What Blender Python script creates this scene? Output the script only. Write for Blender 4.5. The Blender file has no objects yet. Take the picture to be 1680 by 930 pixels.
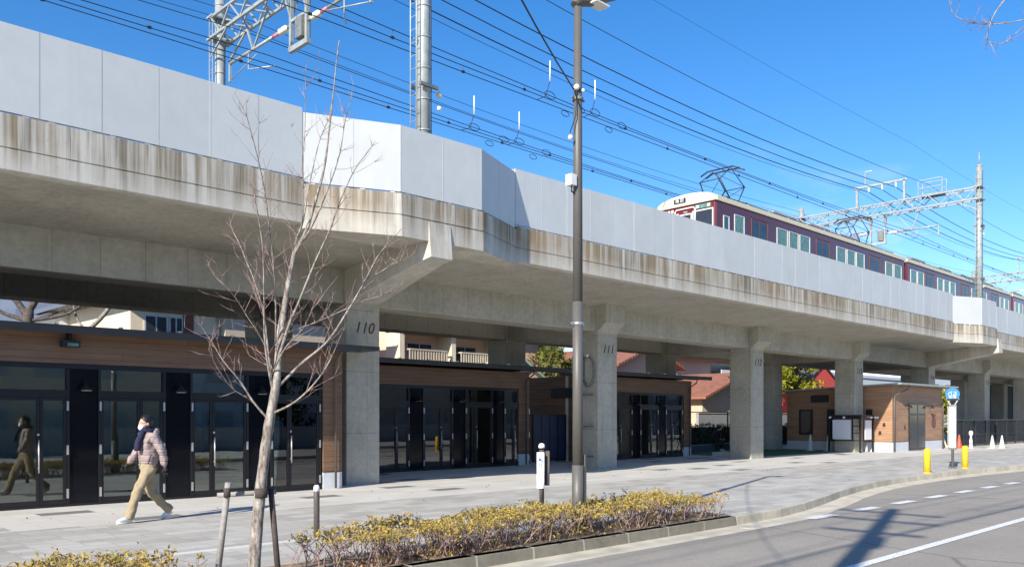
import bpy, bmesh, math, random
from mathutils import Vector, Matrix
R = math.radians
S = bpy.context.scene
COL = S.collection
random.seed(7)
# world axes: x runs along the viaduct (away to the right of the photo), y across the street towards it, z up from the pavement
# ---------------------------------------------------------------- camera, sky, sun, exposure
cd = bpy.data.cameras.new('camera'); cam = bpy.data.objects.new('camera', cd); COL.objects.link(cam)
cam.location = (0, 0, 1.7)
cam.rotation_euler = (R(90), 0, R(45.607 - 90))
cam.rotation_euler[2] = math.atan2(0.7146, 0.6995) - R(90)
cd.sensor_width = 36; cd.lens = 30.0; cd.shift_y = 0.1306; cd.clip_end = 6000; cd.clip_start = 0.05
S.camera = cam
SUN = Vector((-1.65, -0.52, 1.0)).normalized()      # direction towards the sun
el = math.asin(SUN.z)
W = bpy.data.worlds.new('World'); S.world = W; W.use_nodes = True
nt = W.node_tree; nt.nodes.clear()
wo = nt.nodes.new('ShaderNodeOutputWorld'); bg = nt.nodes.new('ShaderNodeBackground'); sky = nt.nodes.new('ShaderNodeTexSky')
sky.sky_type = 'NISHITA'; sky.sun_disc = False; sky.sun_elevation = el
sky.sun_rotation = math.atan2(SUN.x, SUN.y)
sky.altitude = 100; sky.air_density = 1.0; sky.dust_density = 0.25; sky.ozone_density = 2.5
bg.inputs['Strength'].default_value = 0.125
hs = nt.nodes.new('ShaderNodeHueSaturation'); hs.inputs['Saturation'].default_value = 1.35; hs.inputs['Value'].default_value = 1.0
# a few thin wisps of cloud low in the sky, by direction
tc = nt.nodes.new('ShaderNodeTexCoord'); mp = nt.nodes.new('ShaderNodeMapping'); mp.inputs['Scale'].default_value = (5, 5, 14)
nz = nt.nodes.new('ShaderNodeTexNoise'); nz.inputs['Scale'].default_value = 1.6; nz.inputs['Detail'].default_value = 6
cr = nt.nodes.new('ShaderNodeValToRGB'); cr.color_ramp.elements[0].position = 0.57; cr.color_ramp.elements[1].position = 0.78
sx = nt.nodes.new('ShaderNodeSeparateXYZ'); mr = nt.nodes.new('ShaderNodeMapRange')
mr.inputs[1].default_value = 0.30; mr.inputs[2].default_value = 0.12; mr.inputs[3].default_value = 0.0; mr.inputs[4].default_value = 0.55
mm = nt.nodes.new('ShaderNodeMath'); mm.operation = 'MULTIPLY'
mix = nt.nodes.new('ShaderNodeMixRGB'); mix.inputs[2].default_value = (6.5, 6.8, 7.4, 1)
L = nt.links.new
L(tc.outputs['Generated'], mp.inputs[0]); L(mp.outputs[0], nz.inputs[0]); L(nz.outputs[0], cr.inputs[0])
L(tc.outputs['Generated'], sx.inputs[0]); L(sx.outputs[2], mr.inputs[0]); L(mr.outputs[0], mm.inputs[0]); L(cr.outputs[0], mm.inputs[1])
tint = nt.nodes.new('ShaderNodeMixRGB'); tint.blend_type = 'MULTIPLY'; tint.inputs[0].default_value = 1; tint.inputs[2].default_value = (0.98, 0.94, 1.03, 1)
L(sky.outputs[0], hs.inputs['Color']); L(hs.outputs[0], tint.inputs[1]); L(tint.outputs[0], mix.inputs[1]); L(mm.outputs[0], mix.inputs[0]); L(mix.outputs[0], bg.inputs[0]); L(bg.outputs[0], wo.inputs[0])
ld = bpy.data.lights.new('sun', 'SUN'); lo = bpy.data.objects.new('sun', ld); COL.objects.link(lo)
ld.energy = 4.7; ld.angle = R(0.53); ld.color = (1.0, 0.93, 0.82)
lo.rotation_euler = SUN.to_track_quat('Z', 'Y').to_euler()
S.view_settings.view_transform = 'Standard'; S.view_settings.look = 'None'; S.view_settings.exposure = 0.66; S.view_settings.gamma = 1
S.render.engine = 'CYCLES'
S.cycles.max_bounces = 8; S.cycles.diffuse_bounces = 4; S.cycles.transparent_max_bounces = 12
S.render.resolution_x = 1024; S.render.resolution_y = 566

# ---------------------------------------------------------------- materials
class NG:
    def __init__(s, name):
        s.m = bpy.data.materials.new(name); s.m.use_nodes = True; s.t = s.m.node_tree
        s.b = s.t.nodes['Principled BSDF']
    def n(s, ty, **kw):
        x = s.t.nodes.new(ty)
        for k, v in kw.items():
            if k.startswith('i_'):
                k = k[2:]; k = int(k) if k.isdigit() else k.replace('_', ' ')
                x.inputs[k].default_value = v
            else: setattr(x, k, v)
        return x
    def l(s, a, b): s.t.links.new(a, b)
    def pos(s, scale=(1, 1, 1)):
        g = s.n('ShaderNodeNewGeometry'); m = s.n('ShaderNodeMapping'); m.inputs['Scale'].default_value = scale
        s.l(g.outputs['Position'], m.inputs[0]); return m.outputs[0]
    def noise(s, scale, detail=4, vec=None, rough=0.55):
        x = s.n('ShaderNodeTexNoise'); x.inputs['Scale'].default_value = scale; x.inputs['Detail'].default_value = detail; x.inputs['Roughness'].default_value = rough
        s.l(vec if vec else s.pos(), x.inputs['Vector']); return x.outputs['Fac']
    def ramp(s, fac, stops):
        r = s.n('ShaderNodeValToRGB'); e = r.color_ramp.elements
        while len(e) < len(stops): e.new(0.5)
        for q, (p, c) in zip(e, stops):
            q.position = p; q.color = (c, c, c, 1) if isinstance(c, (int, float)) else (*c, 1)
        s.l(fac, r.inputs[0]); return r.outputs[0]
    def mix(s, fac, a, b, mode='MIX'):
        x = s.n('ShaderNodeMixRGB', blend_type=mode)
        for k, v in ((0, fac), (1, a), (2, b)):
            if isinstance(v, (int, float)): x.inputs[k].default_value = v if k == 0 else (v, v, v, 1)
            elif isinstance(v, tuple): x.inputs[k].default_value = (*v, 1)
            else: s.l(v, x.inputs[k])
        return x.outputs[0]
    def math(s, op, a, b=0.0):
        x = s.n('ShaderNodeMath', operation=op)
        for k, v in ((0, a), (1, b)):
            if isinstance(v, (int, float)): x.inputs[k].default_value = v
            else: s.l(v, x.inputs[k])
        return x.outputs[0]
    def xyz(s):
        g = s.n('ShaderNodeNewGeometry'); q = s.n('ShaderNodeSeparateXYZ'); s.l(g.outputs['Position'], q.inputs[0]); return q.outputs
    def comb(s, x, y, z=0.0):
        c = s.n('ShaderNodeCombineXYZ')
        for k, v in enumerate((x, y, z)):
            if isinstance(v, (int, float)): c.inputs[k].default_value = v
            else: s.l(v, c.inputs[k])
        return c.outputs[0]
    def bump(s, h, strength=0.3, dist=0.02):
        b = s.n('ShaderNodeBump'); b.inputs['Strength'].default_value = strength; b.inputs['Distance'].default_value = dist
        s.l(h, b.inputs['Height']); s.l(b.outputs[0], s.b.inputs['Normal'])
    def col(s, c):
        if isinstance(c, tuple): s.b.inputs['Base Color'].default_value = (*c, 1)
        else: s.l(c, s.b.inputs['Base Color'])
    def set(s, rough=0.7, metal=0.0, spec=0.5):
        s.b.inputs['Roughness'].default_value = rough; s.b.inputs['Metallic'].default_value = metal
        s.b.inputs['Specular IOR Level'].default_value = spec; return s

M = {}
def plain(name, c, rough=0.6, metal=0.0, var=0.12, scale=6.0, spec=0.5, bump=0.0):
    g = NG(name); f = g.noise(scale, 5)
    a = tuple(max(0, k * (1 - var)) for k in c); b = tuple(min(1, k * (1 + var)) for k in c)
    g.col(g.ramp(f, [(0.3, a), (0.7, b)])); g.set(rough, metal, spec)
    if bump: g.bump(g.noise(scale * 6, 4), bump, 0.01)
    M[name] = g.m; return g.m

def concrete(name, base, seams=True, dark=0.75):
    g = NG(name); X, Y, Z = g.xyz()
    f1 = g.noise(0.9, 6, rough=0.65); f2 = g.noise(9, 5)
    c = g.ramp(f1, [(0.3, tuple(k * dark for k in base)), (0.55, base), (0.75, tuple(min(1, k * 1.12) for k in base))])
    c = g.mix(0.25, c, g.ramp(f2, [(0.35, 0.35), (0.65, 1.0)]), 'MULTIPLY')
    st = g.noise(1.0, 5, g.pos((3.2, 3.2, 0.25)))
    c = g.mix(g.ramp(st, [(0.55, 0.0), (0.72, 0.35)]), c, tuple(k * 0.55 for k in base))
    h = f2
    if seams:
        br = g.n('ShaderNodeTexBrick'); br.offset = 0.0; br.squash = 1.0
        br.inputs['Color1'].default_value = (1, 1, 1, 1); br.inputs['Color2'].default_value = (.93, .93, .93, 1); br.inputs['Mortar'].default_value = (.55, .55, .55, 1)
        br.inputs['Scale'].default_value = 1.0; br.inputs['Mortar Size'].default_value = 0.009; br.inputs['Mortar Smooth'].default_value = 0.3
        br.inputs['Brick Width'].default_value = 0.9; br.inputs['Row Height'].default_value = 1.55
        g.l(g.comb(g.math('ADD', X, g.math('MULTIPLY', Y, 1.0)), g.math('ADD', Z, 0.25)), br.inputs['Vector'])
        c = g.mix(0.8, c, br.outputs['Color'], 'MULTIPLY')
    g.col(c); g.set(0.85, 0, 0.3); g.bump(h, 0.15, 0.01)
    M[name] = g.m; return g.m
concrete('concrete', (0.52, 0.49, 0.40), dark=0.82)
concrete('slab_concrete', (0.48, 0.45, 0.375), seams=False, dark=0.8)
concrete('kerb_concrete', (0.54, 0.50, 0.40), seams=False, dark=0.7)

def stained():
    g = NG('stained_concrete'); X, Y, Z = g.xyz()
    base = g.ramp(g.noise(1.3, 6), [(0.3, (0.54, 0.51, 0.44)), (0.7, (0.70, 0.67, 0.59))])
    v1 = g.noise(1.0, 6, g.pos((4.6, 4.6, 0.12)), 0.7); v2 = g.noise(1.0, 5, g.pos((11, 11, 0.25)), 0.65)
    brown = g.mix(g.ramp(g.noise(0.5, 3), [(0.35, 0.0), (0.7, 1.0)]), (0.20, 0.165, 0.115), (0.33, 0.24, 0.14))
    upper = g.ramp(g.math('ADD', Z, g.math('MULTIPLY', g.noise(1.0, 4, g.pos((5, 5, 0.1))), 0.5)), [(0.0, 0), (1, 1)])
    mr_ = g.n('ShaderNodeMapRange'); g.l(g.math('ADD', Z, g.math('MULTIPLY', g.noise(1.0, 4, g.pos((5, 5, 0.1))), 0.6)), mr_.inputs[0])
    mr_.inputs[1].default_value = 5.95; mr_.inputs[2].default_value = 6.45; mr_.inputs[3].default_value = 0.30; mr_.inputs[4].default_value = 1.0
    v1 = g.mix(0.35, v1, g.noise(0.7, 4, g.pos((1, 1, 0.2))))
    f = g.math('MULTIPLY', g.ramp(v1, [(0.38, 0.06), (0.56, 1.0)]), mr_.outputs[0])
    c = g.mix(f, base, brown)
    zone = g.ramp(g.noise(0.32, 3, rough=0.6), [(0.38, 0.35), (0.62, 1.0)])
    f2 = g.math('MULTIPLY', g.math('MULTIPLY', zone, 1.0), g.ramp(v2, [(0.50, 0.0), (0.64, 0.8)]))
    f2 = g.math('MULTIPLY', f2, mr_.outputs[0])
    c = g.mix(f2, c, (0.17, 0.145, 0.115))
    f3 = g.math('MULTIPLY', g.ramp(g.noise(1.0, 4, g.pos((6.0, 6.0, 0.15))), [(0.56, 0.0), (0.68, 0.7)]), mr_.outputs[0])
    c = g.mix(f3, c, (0.68, 0.66, 0.60))
    c = g.mix(g.ramp(g.noise(14, 3), [(0.66, 0), (0.74, 0.5)]), c, (0.25, 0.2, 0.16))
    g.col(c); g.set(0.88, 0, 0.25); g.bump(g.noise(12, 4), 0.15, 0.01); M['stained'] = g.m
stained()
def panelmat():
    g = NG('panel'); oi = g.n('ShaderNodeObjectInfo'); f = g.noise(1.6, 6, rough=0.65)
    c = g.ramp(f, [(0.3, (0.545, 0.565, 0.565)), (0.7, (0.60, 0.62, 0.62))])
    c = g.mix(1.0, c, g.ramp(oi.outputs['Random'], [(0.0, 0.94), (1.0, 1.0)]), 'MULTIPLY')
    c = g.mix(g.ramp(g.noise(1.0, 5, g.pos((9, 9, 0.5)), 0.7), [(0.52, 0.0), (0.75, 0.14)]), c, (0.40, 0.38, 0.34))
    g.col(c); g.set(0.55, 0, 0.25); g.bump(g.noise(9, 4), 0.06, 0.01); M['panel'] = g.m
panelmat()
plain('panel_post', (0.50, 0.51, 0.52), 0.6, var=0.08)
plain('galv', (0.37, 0.40, 0.385), 0.45, metal=0.25, var=0.16, scale=5)
plain('galv_dark', (0.20, 0.21, 0.20), 0.6, metal=0.3, var=0.25, scale=9)
plain('black', (0.012, 0.013, 0.016), 0.4)
plain('black_panel', (0.005, 0.006, 0.009), 0.10, var=0.05, spec=0.22)
plain('black_frame', (0.010, 0.010, 0.012), 0.35)
plain('steel', (0.62, 0.62, 0.60), 0.35, metal=0.7)
plain('roof_metal', (0.055, 0.052, 0.05), 0.55, metal=0.1, var=0.12)
plain('plinth', (0.62, 0.64, 0.66), 0.8, var=0.08)
plain('pole_paint', (0.12, 0.115, 0.105), 0.5, metal=0.1, var=0.05)
plain('bollard_paint', (0.10, 0.085, 0.075), 0.45)
plain('white', (0.80, 0.80, 0.78), 0.5, var=0.04)
plain('insulator', (0.82, 0.79, 0.70), 0.25, var=0.05)
plain('pink_insulator', (0.65, 0.22, 0.22), 0.4)
plain('yellow', (0.90, 0.55, 0.03), 0.45, var=0.05)
plain('blue_sign', (0.03, 0.20, 0.52), 0.35, var=0.05)
plain('sign_text', (0.25, 0.30, 0.36), 0.6)
plain('blue_mark', (0.04, 0.12, 0.40), 0.6)
plain('number_paint', (0.085, 0.035, 0.03), 0.7)
plain('cable', (0.02, 0.021, 0.026), 0.6)
plain('wood_stake', (0.30, 0.28, 0.26), 0.85, var=0.2, scale=14, bump=0.3)
plain('dark_stake', (0.075, 0.06, 0.052), 0.85, var=0.2, scale=14)
plain('soil', (0.26, 0.20, 0.14), 0.95, var=0.4, scale=20, bump=0.6)
plain('navy', (0.018, 0.030, 0.075), 0.5)
plain('cone_white', (0.62, 0.62, 0.58), 0.5)
plain('cone_red', (0.75, 0.08, 0.04), 0.45)
plain('poster', (0.74, 0.77, 0.82), 0.35, var=0.02)
plain('turf', (0.05, 0.13, 0.045), 0.95, var=0.3, scale=40, bump=0.5)
plain('cream_wall', (0.74, 0.62, 0.44), 0.85, var=0.06)
plain('pink_wall', (0.70, 0.48, 0.36), 0.85, var=0.07)
plain('white_wall', (0.68, 0.70, 0.70), 0.85, var=0.05)
plain('grey_wall', (0.30, 0.31, 0.32), 0.85, var=0.1)
plain('beige_wall', (0.52, 0.44, 0.33), 0.85, var=0.08)
plain('red_wall', (0.72, 0.10, 0.08), 0.8, var=0.06)
plain('yellow_wall', (0.75, 0.50, 0.16), 0.8, var=0.08)
plain('window_dark', (0.03, 0.035, 0.045), 0.12, var=0.2)
plain('window_frame', (0.55, 0.55, 0.55), 0.4, metal=0.3)
plain('brown_trim', (0.18, 0.07, 0.04), 0.6)
plain('house_roof_grey', (0.14, 0.15, 0.17), 0.6, var=0.15)
plain('maroon', (0.098, 0.020, 0.030), 0.16, var=0.03, spec=0.6)
plain('maroon_red', (0.15, 0.012, 0.016), 0.4, var=0.05)
plain('cream_paint', (0.70, 0.62, 0.44), 0.4, var=0.03)
plain('train_roof', (0.27, 0.27, 0.28), 0.7, var=0.15)
plain('train_glass', (0.045, 0.10, 0.11), 0.07, var=0.3, scale=2)
plain('curtain_green', (0.12, 0.23, 0.19), 0.18, var=0.3, scale=7)
plain('door_glass', (0.02, 0.05, 0.08), 0.07, var=0.3, scale=2)
plain('silver_frame', (0.80, 0.78, 0.72), 0.3, metal=0.3, var=0.03)
plain('panto', (0.035, 0.035, 0.045), 0.5)
plain('hill', (0.13, 0.16, 0.21), 1.0, var=0.2, scale=0.03)  # blue-grey of distance haze is put into the hill colour itself
plain('skin', (0.60, 0.36, 0.25), 0.5, var=0.04)
plain('hair', (0.012, 0.010, 0.010), 0.5)
plain('glove', (0.025, 0.022, 0.022), 0.8)
plain('scarf', (0.018, 0.018, 0.055), 0.9, var=0.3, scale=60)
plain('trousers', (0.33, 0.265, 0.165), 0.85, var=0.10, scale=14, bump=0.2)
plain('shoe', (0.62, 0.66, 0.72), 0.6)
plain('shoe_sole', (0.70, 0.70, 0.70), 0.7)
plain('mask', (0.85, 0.86, 0.88), 0.8, var=0.02)
plain('jacket', (0.30, 0.235, 0.225), 0.6, var=0.08, scale=10, bump=0.1)
plain('black_cloth', (0.012, 0.012, 0.014), 0.9)
plain('inner_wall', (0.62, 0.64, 0.60), 0.9)
plain('inner_floor', (0.45, 0.45, 0.42), 0.8)
plain('mint_roof', (0.36, 0.46, 0.38), 0.6)
plain('slate', (0.060, 0.072, 0.085), 0.7, var=0.12, scale=1.2)
plain('curtain', (0.45, 0.47, 0.45), 0.9, var=0.08, scale=3)

def roofing(name, c, tilt=1.0):
    g = NG(name); X, Y, Z = g.xyz()
    w = g.n('ShaderNodeTexWave', wave_type='BANDS', bands_direction='X'); w.inputs['Scale'].default_value = 1.15; w.inputs['Distortion'].default_value = 0.0
    g.l(g.comb(g.math('ADD', X, 0.0), g.math('ADD', Y, Z), 0.0), w.inputs['Vector'])
    n_ = g.noise(3.0, 5)
    cc = g.ramp(n_, [(0.3, tuple(k * 0.65 for k in c)), (0.7, c)])
    g.col(g.mix(0.55, cc, g.ramp(w.outputs[0], [(0.0, 0.35), (0.6, 1.0)]), 'MULTIPLY')); g.set(0.7); g.bump(w.outputs[0], 0.6, 0.05); M[name] = g.m
roofing('tile_red', (0.40, 0.165, 0.095)); roofing('tile_grey', (0.16, 0.17, 0.19))

def wood(key, k_):
    g = NG(key); X, Y, Z = g.xyz(); u = g.math('ADD', X, Y)
    n1 = g.noise(1.0, 5, g.pos((1.5, 1.5, 60))); n2 = g.noise(1.0, 3, g.pos((0.8, 0.8, 6.5)))
    sc = lambda *q: tuple(v * k_ for v in q)
    c = g.ramp(n1, [(0.3, sc(0.20, 0.115, 0.068)), (0.7, sc(0.34, 0.205, 0.125))])
    c = g.mix(0.4, c, g.ramp(n2, [(0.35, sc(0.22, 0.115, 0.06)), (0.65, sc(0.36, 0.21, 0.125))]))
    br = g.n('ShaderNodeTexBrick'); br.offset = 0.37; br.inputs['Scale'].default_value = 1.0
    br.inputs['Color1'].default_value = (1, 1, 1, 1); br.inputs['Color2'].default_value = (.86, .86, .86, 1); br.inputs['Mortar'].default_value = (.55, .55, .55, 1)
    br.inputs['Mortar Size'].default_value = 0.006; br.inputs['Brick Width'].default_value = 3.6; br.inputs['Row Height'].default_value = 0.128
    g.l(g.comb(u, Z), br.inputs['Vector'])
    g.col(g.mix(1.0, c, br.outputs['Color'], 'MULTIPLY')); g.set(0.6, 0, 0.35); g.bump(br.outputs['Fac'], -0.5, 0.008); M[key] = g.m
wood('wood', 0.80); wood('wood_tan', 1.5)

def paving(name, bw, bh, c1, c2, mortar, bias=0.0, jit=0.9, rot=0.0, scalevar=0.25):
    g = NG(name); X, Y, Z = g.xyz()
    # random tone per slab from a snapped coordinate
    row = g.math('FLOOR', g.math('DIVIDE', Y, bh))
    xo = g.math('ADD', g.math('DIVIDE', X, bw), g.math('MULTIPLY', g.math('MODULO', row, 2.0), 0.5))
    cell = g.comb(g.math('FLOOR', xo), row, 0.37)
    wn = g.n('ShaderNodeTexWhiteNoise', noise_dimensions='3D'); g.l(cell, wn.inputs['Vector'])
    c = g.ramp(wn.outputs['Value'], [(0.0, c1), (jit, c2)])
    br = g.n('ShaderNodeTexBrick'); br.offset = 0.5; br.inputs['Scale'].default_value = 1.0
    br.inputs['Color1'].default_value = (1, 1, 1, 1); br.inputs['Color2'].default_value = (1, 1, 1, 1); br.inputs['Mortar'].default_value = (*mortar, 1)
    br.inputs['Mortar Size'].default_value = 0.006; br.inputs['Brick Width'].default_value = bw; br.inputs['Row Height'].default_value = bh
    g.l(g.comb(X, Y), br.inputs['Vector'])
    c = g.mix(1.0, c, br.outputs['Color'], 'MULTIPLY')
    c = g.mix(scalevar, c, g.ramp(g.noise(0.6, 6, rough=0.7), [(0.3, 0.55), (0.7, 1.0)]), 'MULTIPLY')
    c = g.mix(0.2, c, g.ramp(g.noise(55, 3), [(0.3, 0.5), (0.7, 1.0)]), 'MULTIPLY')
    g.col(c); g.set(0.82, 0, 0.3); g.bump(g.noise(60, 3), 0.12, 0.004); M[name] = g.m
paving('paving_grey', 0.60, 0.30, (0.42, 0.40, 0.36), (0.56, 0.54, 0.49), (.62, .62, .62))
g = None
def apron_mat():
    g = NG('paving_pale'); X, Y, Z = g.xyz(); bw, bh = 0.9, 0.45
    row = g.math('FLOOR', g.math('DIVIDE', Y, bh)); xo = g.math('ADD', g.math('DIVIDE', X, bw), g.math('MULTIPLY', g.math('MODULO', row, 2.0), 0.5))
    wn = g.n('ShaderNodeTexWhiteNoise', noise_dimensions='3D'); g.l(g.comb(g.math('FLOOR', xo), row, 0.1), wn.inputs['Vector'])
    c = g.ramp(wn.outputs['Value'], [(0.0, (0.20, 0.195, 0.20)), (0.055, (0.21, 0.205, 0.21)), (0.065, (0.56, 0.54, 0.50)), (1.0, (0.66, 0.64, 0.59))])
    br = g.n('ShaderNodeTexBrick'); br.offset = 0.5; br.inputs['Scale'].default_value = 1.0
    br.inputs['Color1'].default_value = (1, 1, 1, 1); br.inputs['Color2'].default_value = (1, 1, 1, 1); br.inputs['Mortar'].default_value = (.7, .7, .7, 1)
    br.inputs['Mortar Size'].default_value = 0.006; br.inputs['Brick Width'].default_value = bw; br.inputs['Row Height'].default_value = bh
    g.l(g.comb(X, Y), br.inputs['Vector'])
    c = g.mix(1.0, c, br.outputs['Color'], 'MULTIPLY')
    c = g.mix(0.25, c, g.ramp(g.noise(0.8, 6, rough=0.7), [(0.3, 0.6), (0.7, 1.0)]), 'MULTIPLY')
    g.col(c); g.set(0.8, 0, 0.3); g.bump(g.noise(60, 3), 0.1, 0.004); M['paving_pale'] = g.m
apron_mat()
def asphalt():
    g = NG('asphalt'); X, Y, Z = g.xyz()
    c = g.ramp(g.noise(90, 4, rough=0.7), [(0.3, (0.23, 0.21, 0.18)), (0.5, (0.36, 0.33, 0.285)), (0.72, (0.50, 0.465, 0.40))])
    lanes = g.noise(1.0, 4, g.pos((0.10, 0.9, 1)))
    c = g.mix(0.55, c, g.ramp(lanes, [(0.35, (0.78, 0.77, 0.76)), (0.65, (1.0, 0.985, 0.96))]), 'MULTIPLY')
    c = g.mix(0.3, c, g.ramp(g.noise(0.7, 6, rough=0.7), [(0.3, 0.6), (0.7, 1.0)]), 'MULTIPLY')
    c = g.mix(g.ramp(g.noise(1.0, 5, g.pos((0.25, 2.2, 1)), 0.75), [(0.60, 0.0), (0.72, 0.35)]), c, (0.15, 0.145, 0.14))
    vo = g.n('ShaderNodeTexVoronoi', feature='DISTANCE_TO_EDGE'); vo.inputs['Scale'].default_value = 0.22; g.l(g.mix(0.12, g.pos(), g.comb(g.noise(1.5, 5), g.noise(2.5, 5), 0)), vo.inputs['Vector'])
    c = g.mix(g.ramp(vo.outputs['Distance'], [(0.0, 0.6), (0.008, 0.0)]), c, (0.08, 0.08, 0.08))
    g.col(c); g.set(0.85, 0, 0.3); g.bump(g.noise(120, 3), 0.35, 0.006); M['asphalt'] = g.m
asphalt()
plain('gutter', (0.55, 0.50, 0.39), 0.85, var=0.18, scale=2.5, bump=0.1)
def marking(name, c, lo=0.30, hi=0.40):
    g = NG(name); f = g.ramp(g.noise(30, 5, rough=0.7), [(lo, 0), (hi, 1)])
    g.col(g.mix(f, (0.22, 0.22, 0.22), c)); g.set(0.7); M[name] = g.m
marking('road_paint', (0.80, 0.80, 0.77), 0.34, 0.46); marking('pale_stone', (0.66, 0.65, 0.61), 0.1, 0.2)
plain('beige_stone', (0.62, 0.53, 0.38), 0.85)
plain('ground_far', (0.16, 0.155, 0.14), 0.95, var=0.25, scale=0.5)
def bark():
    g = NG('bark'); n1 = g.noise(1.0, 6, g.pos((25, 25, 9)), 0.7)
    c = g.ramp(n1, [(0.33, (0.085, 0.065, 0.052)), (0.5, (0.27, 0.235, 0.20)), (0.68, (0.50, 0.47, 0.42))])
    g.col(c); g.set(0.9); g.bump(n1, 0.8, 0.015); M['bark'] = g.m
    g = NG('twig'); n1 = g.noise(30, 4); g.col(g.ramp(n1, [(0.35, (0.17, 0.10, 0.09)), (0.7, (0.44, 0.33, 0.29))])); g.set(0.8); M['twig'] = g.m
    g = NG('dark_bark'); n1 = g.noise(12, 5); g.col(g.ramp(n1, [(0.35, (0.05, 0.04, 0.035)), (0.7, (0.14, 0.11, 0.09))])); g.set(0.9); M['dark_bark'] = g.m
bark()
def leafmat(name, stops, scale=7.0, rough=0.6, trans=0.25):
    g = NG(name); at = g.n('ShaderNodeAttribute', attribute_name='tint')
    c = g.ramp(at.outputs['Fac'], stops); g.col(c); g.set(rough, 0, 0.3)
    tr = g.n('ShaderNodeBsdfTranslucent'); g.l(c, tr.inputs[0]); ms = g.n('ShaderNodeMixShader'); ms.inputs[0].default_value = trans
    out = g.t.nodes['Material Output']; g.l(g.b.outputs[0], ms.inputs[1]); g.l(tr.outputs[0], ms.inputs[2]); g.l(ms.outputs[0], out.inputs[0]); M[name] = g.m
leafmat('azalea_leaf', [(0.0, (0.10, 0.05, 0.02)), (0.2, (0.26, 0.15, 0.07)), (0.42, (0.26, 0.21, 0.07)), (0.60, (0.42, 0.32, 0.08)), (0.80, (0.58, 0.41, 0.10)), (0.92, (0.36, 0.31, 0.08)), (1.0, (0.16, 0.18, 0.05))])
leafmat('dead_leaf', [(0.0, (0.16, 0.06, 0.03)), (0.6, (0.38, 0.22, 0.12)), (1.0, (0.50, 0.38, 0.22))])
leafmat('conifer_leaf', [(0.0, (0.05, 0.07, 0.012)), (1.0, (0.22, 0.22, 0.05))])
leafmat('yellow_leaf', [(0.0, (0.13, 0.15, 0.01)), (1.0, (0.48, 0.46, 0.04))])
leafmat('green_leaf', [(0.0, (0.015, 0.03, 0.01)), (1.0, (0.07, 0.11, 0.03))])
def glass(name, tint=(0.55, 0.62, 0.60), ior=1.75):
    g = NG(name); out = g.t.nodes['Material Output']
    tr = g.n('ShaderNodeBsdfTransparent'); tr.inputs[0].default_value = (*tint, 1)
    gl = g.n('ShaderNodeBsdfGlossy'); gl.inputs['Roughness'].default_value = 0.004; gl.inputs[0].default_value = (1, 1, 1, 1)
    fr = g.n('ShaderNodeFresnel'); fr.inputs[0].default_value = ior
    wv = g.noise(0.7, 2); b = g.n('ShaderNodeBump'); b.inputs['Strength'].default_value = 0.05; b.inputs['Distance'].default_value = 0.02
    g.l(wv, b.inputs['Height']); g.l(b.outputs[0], gl.inputs['Normal'])
    ms = g.n('ShaderNodeMixShader'); g.l(fr.outputs[0], ms.inputs[0]); g.l(tr.outputs[0], ms.inputs[1]); g.l(gl.outputs[0], ms.inputs[2]); g.l(ms.outputs[0], out.inputs[0]); M[name] = g.m
glass('shop_glass', (0.78, 0.88, 0.83), 2.05)

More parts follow.
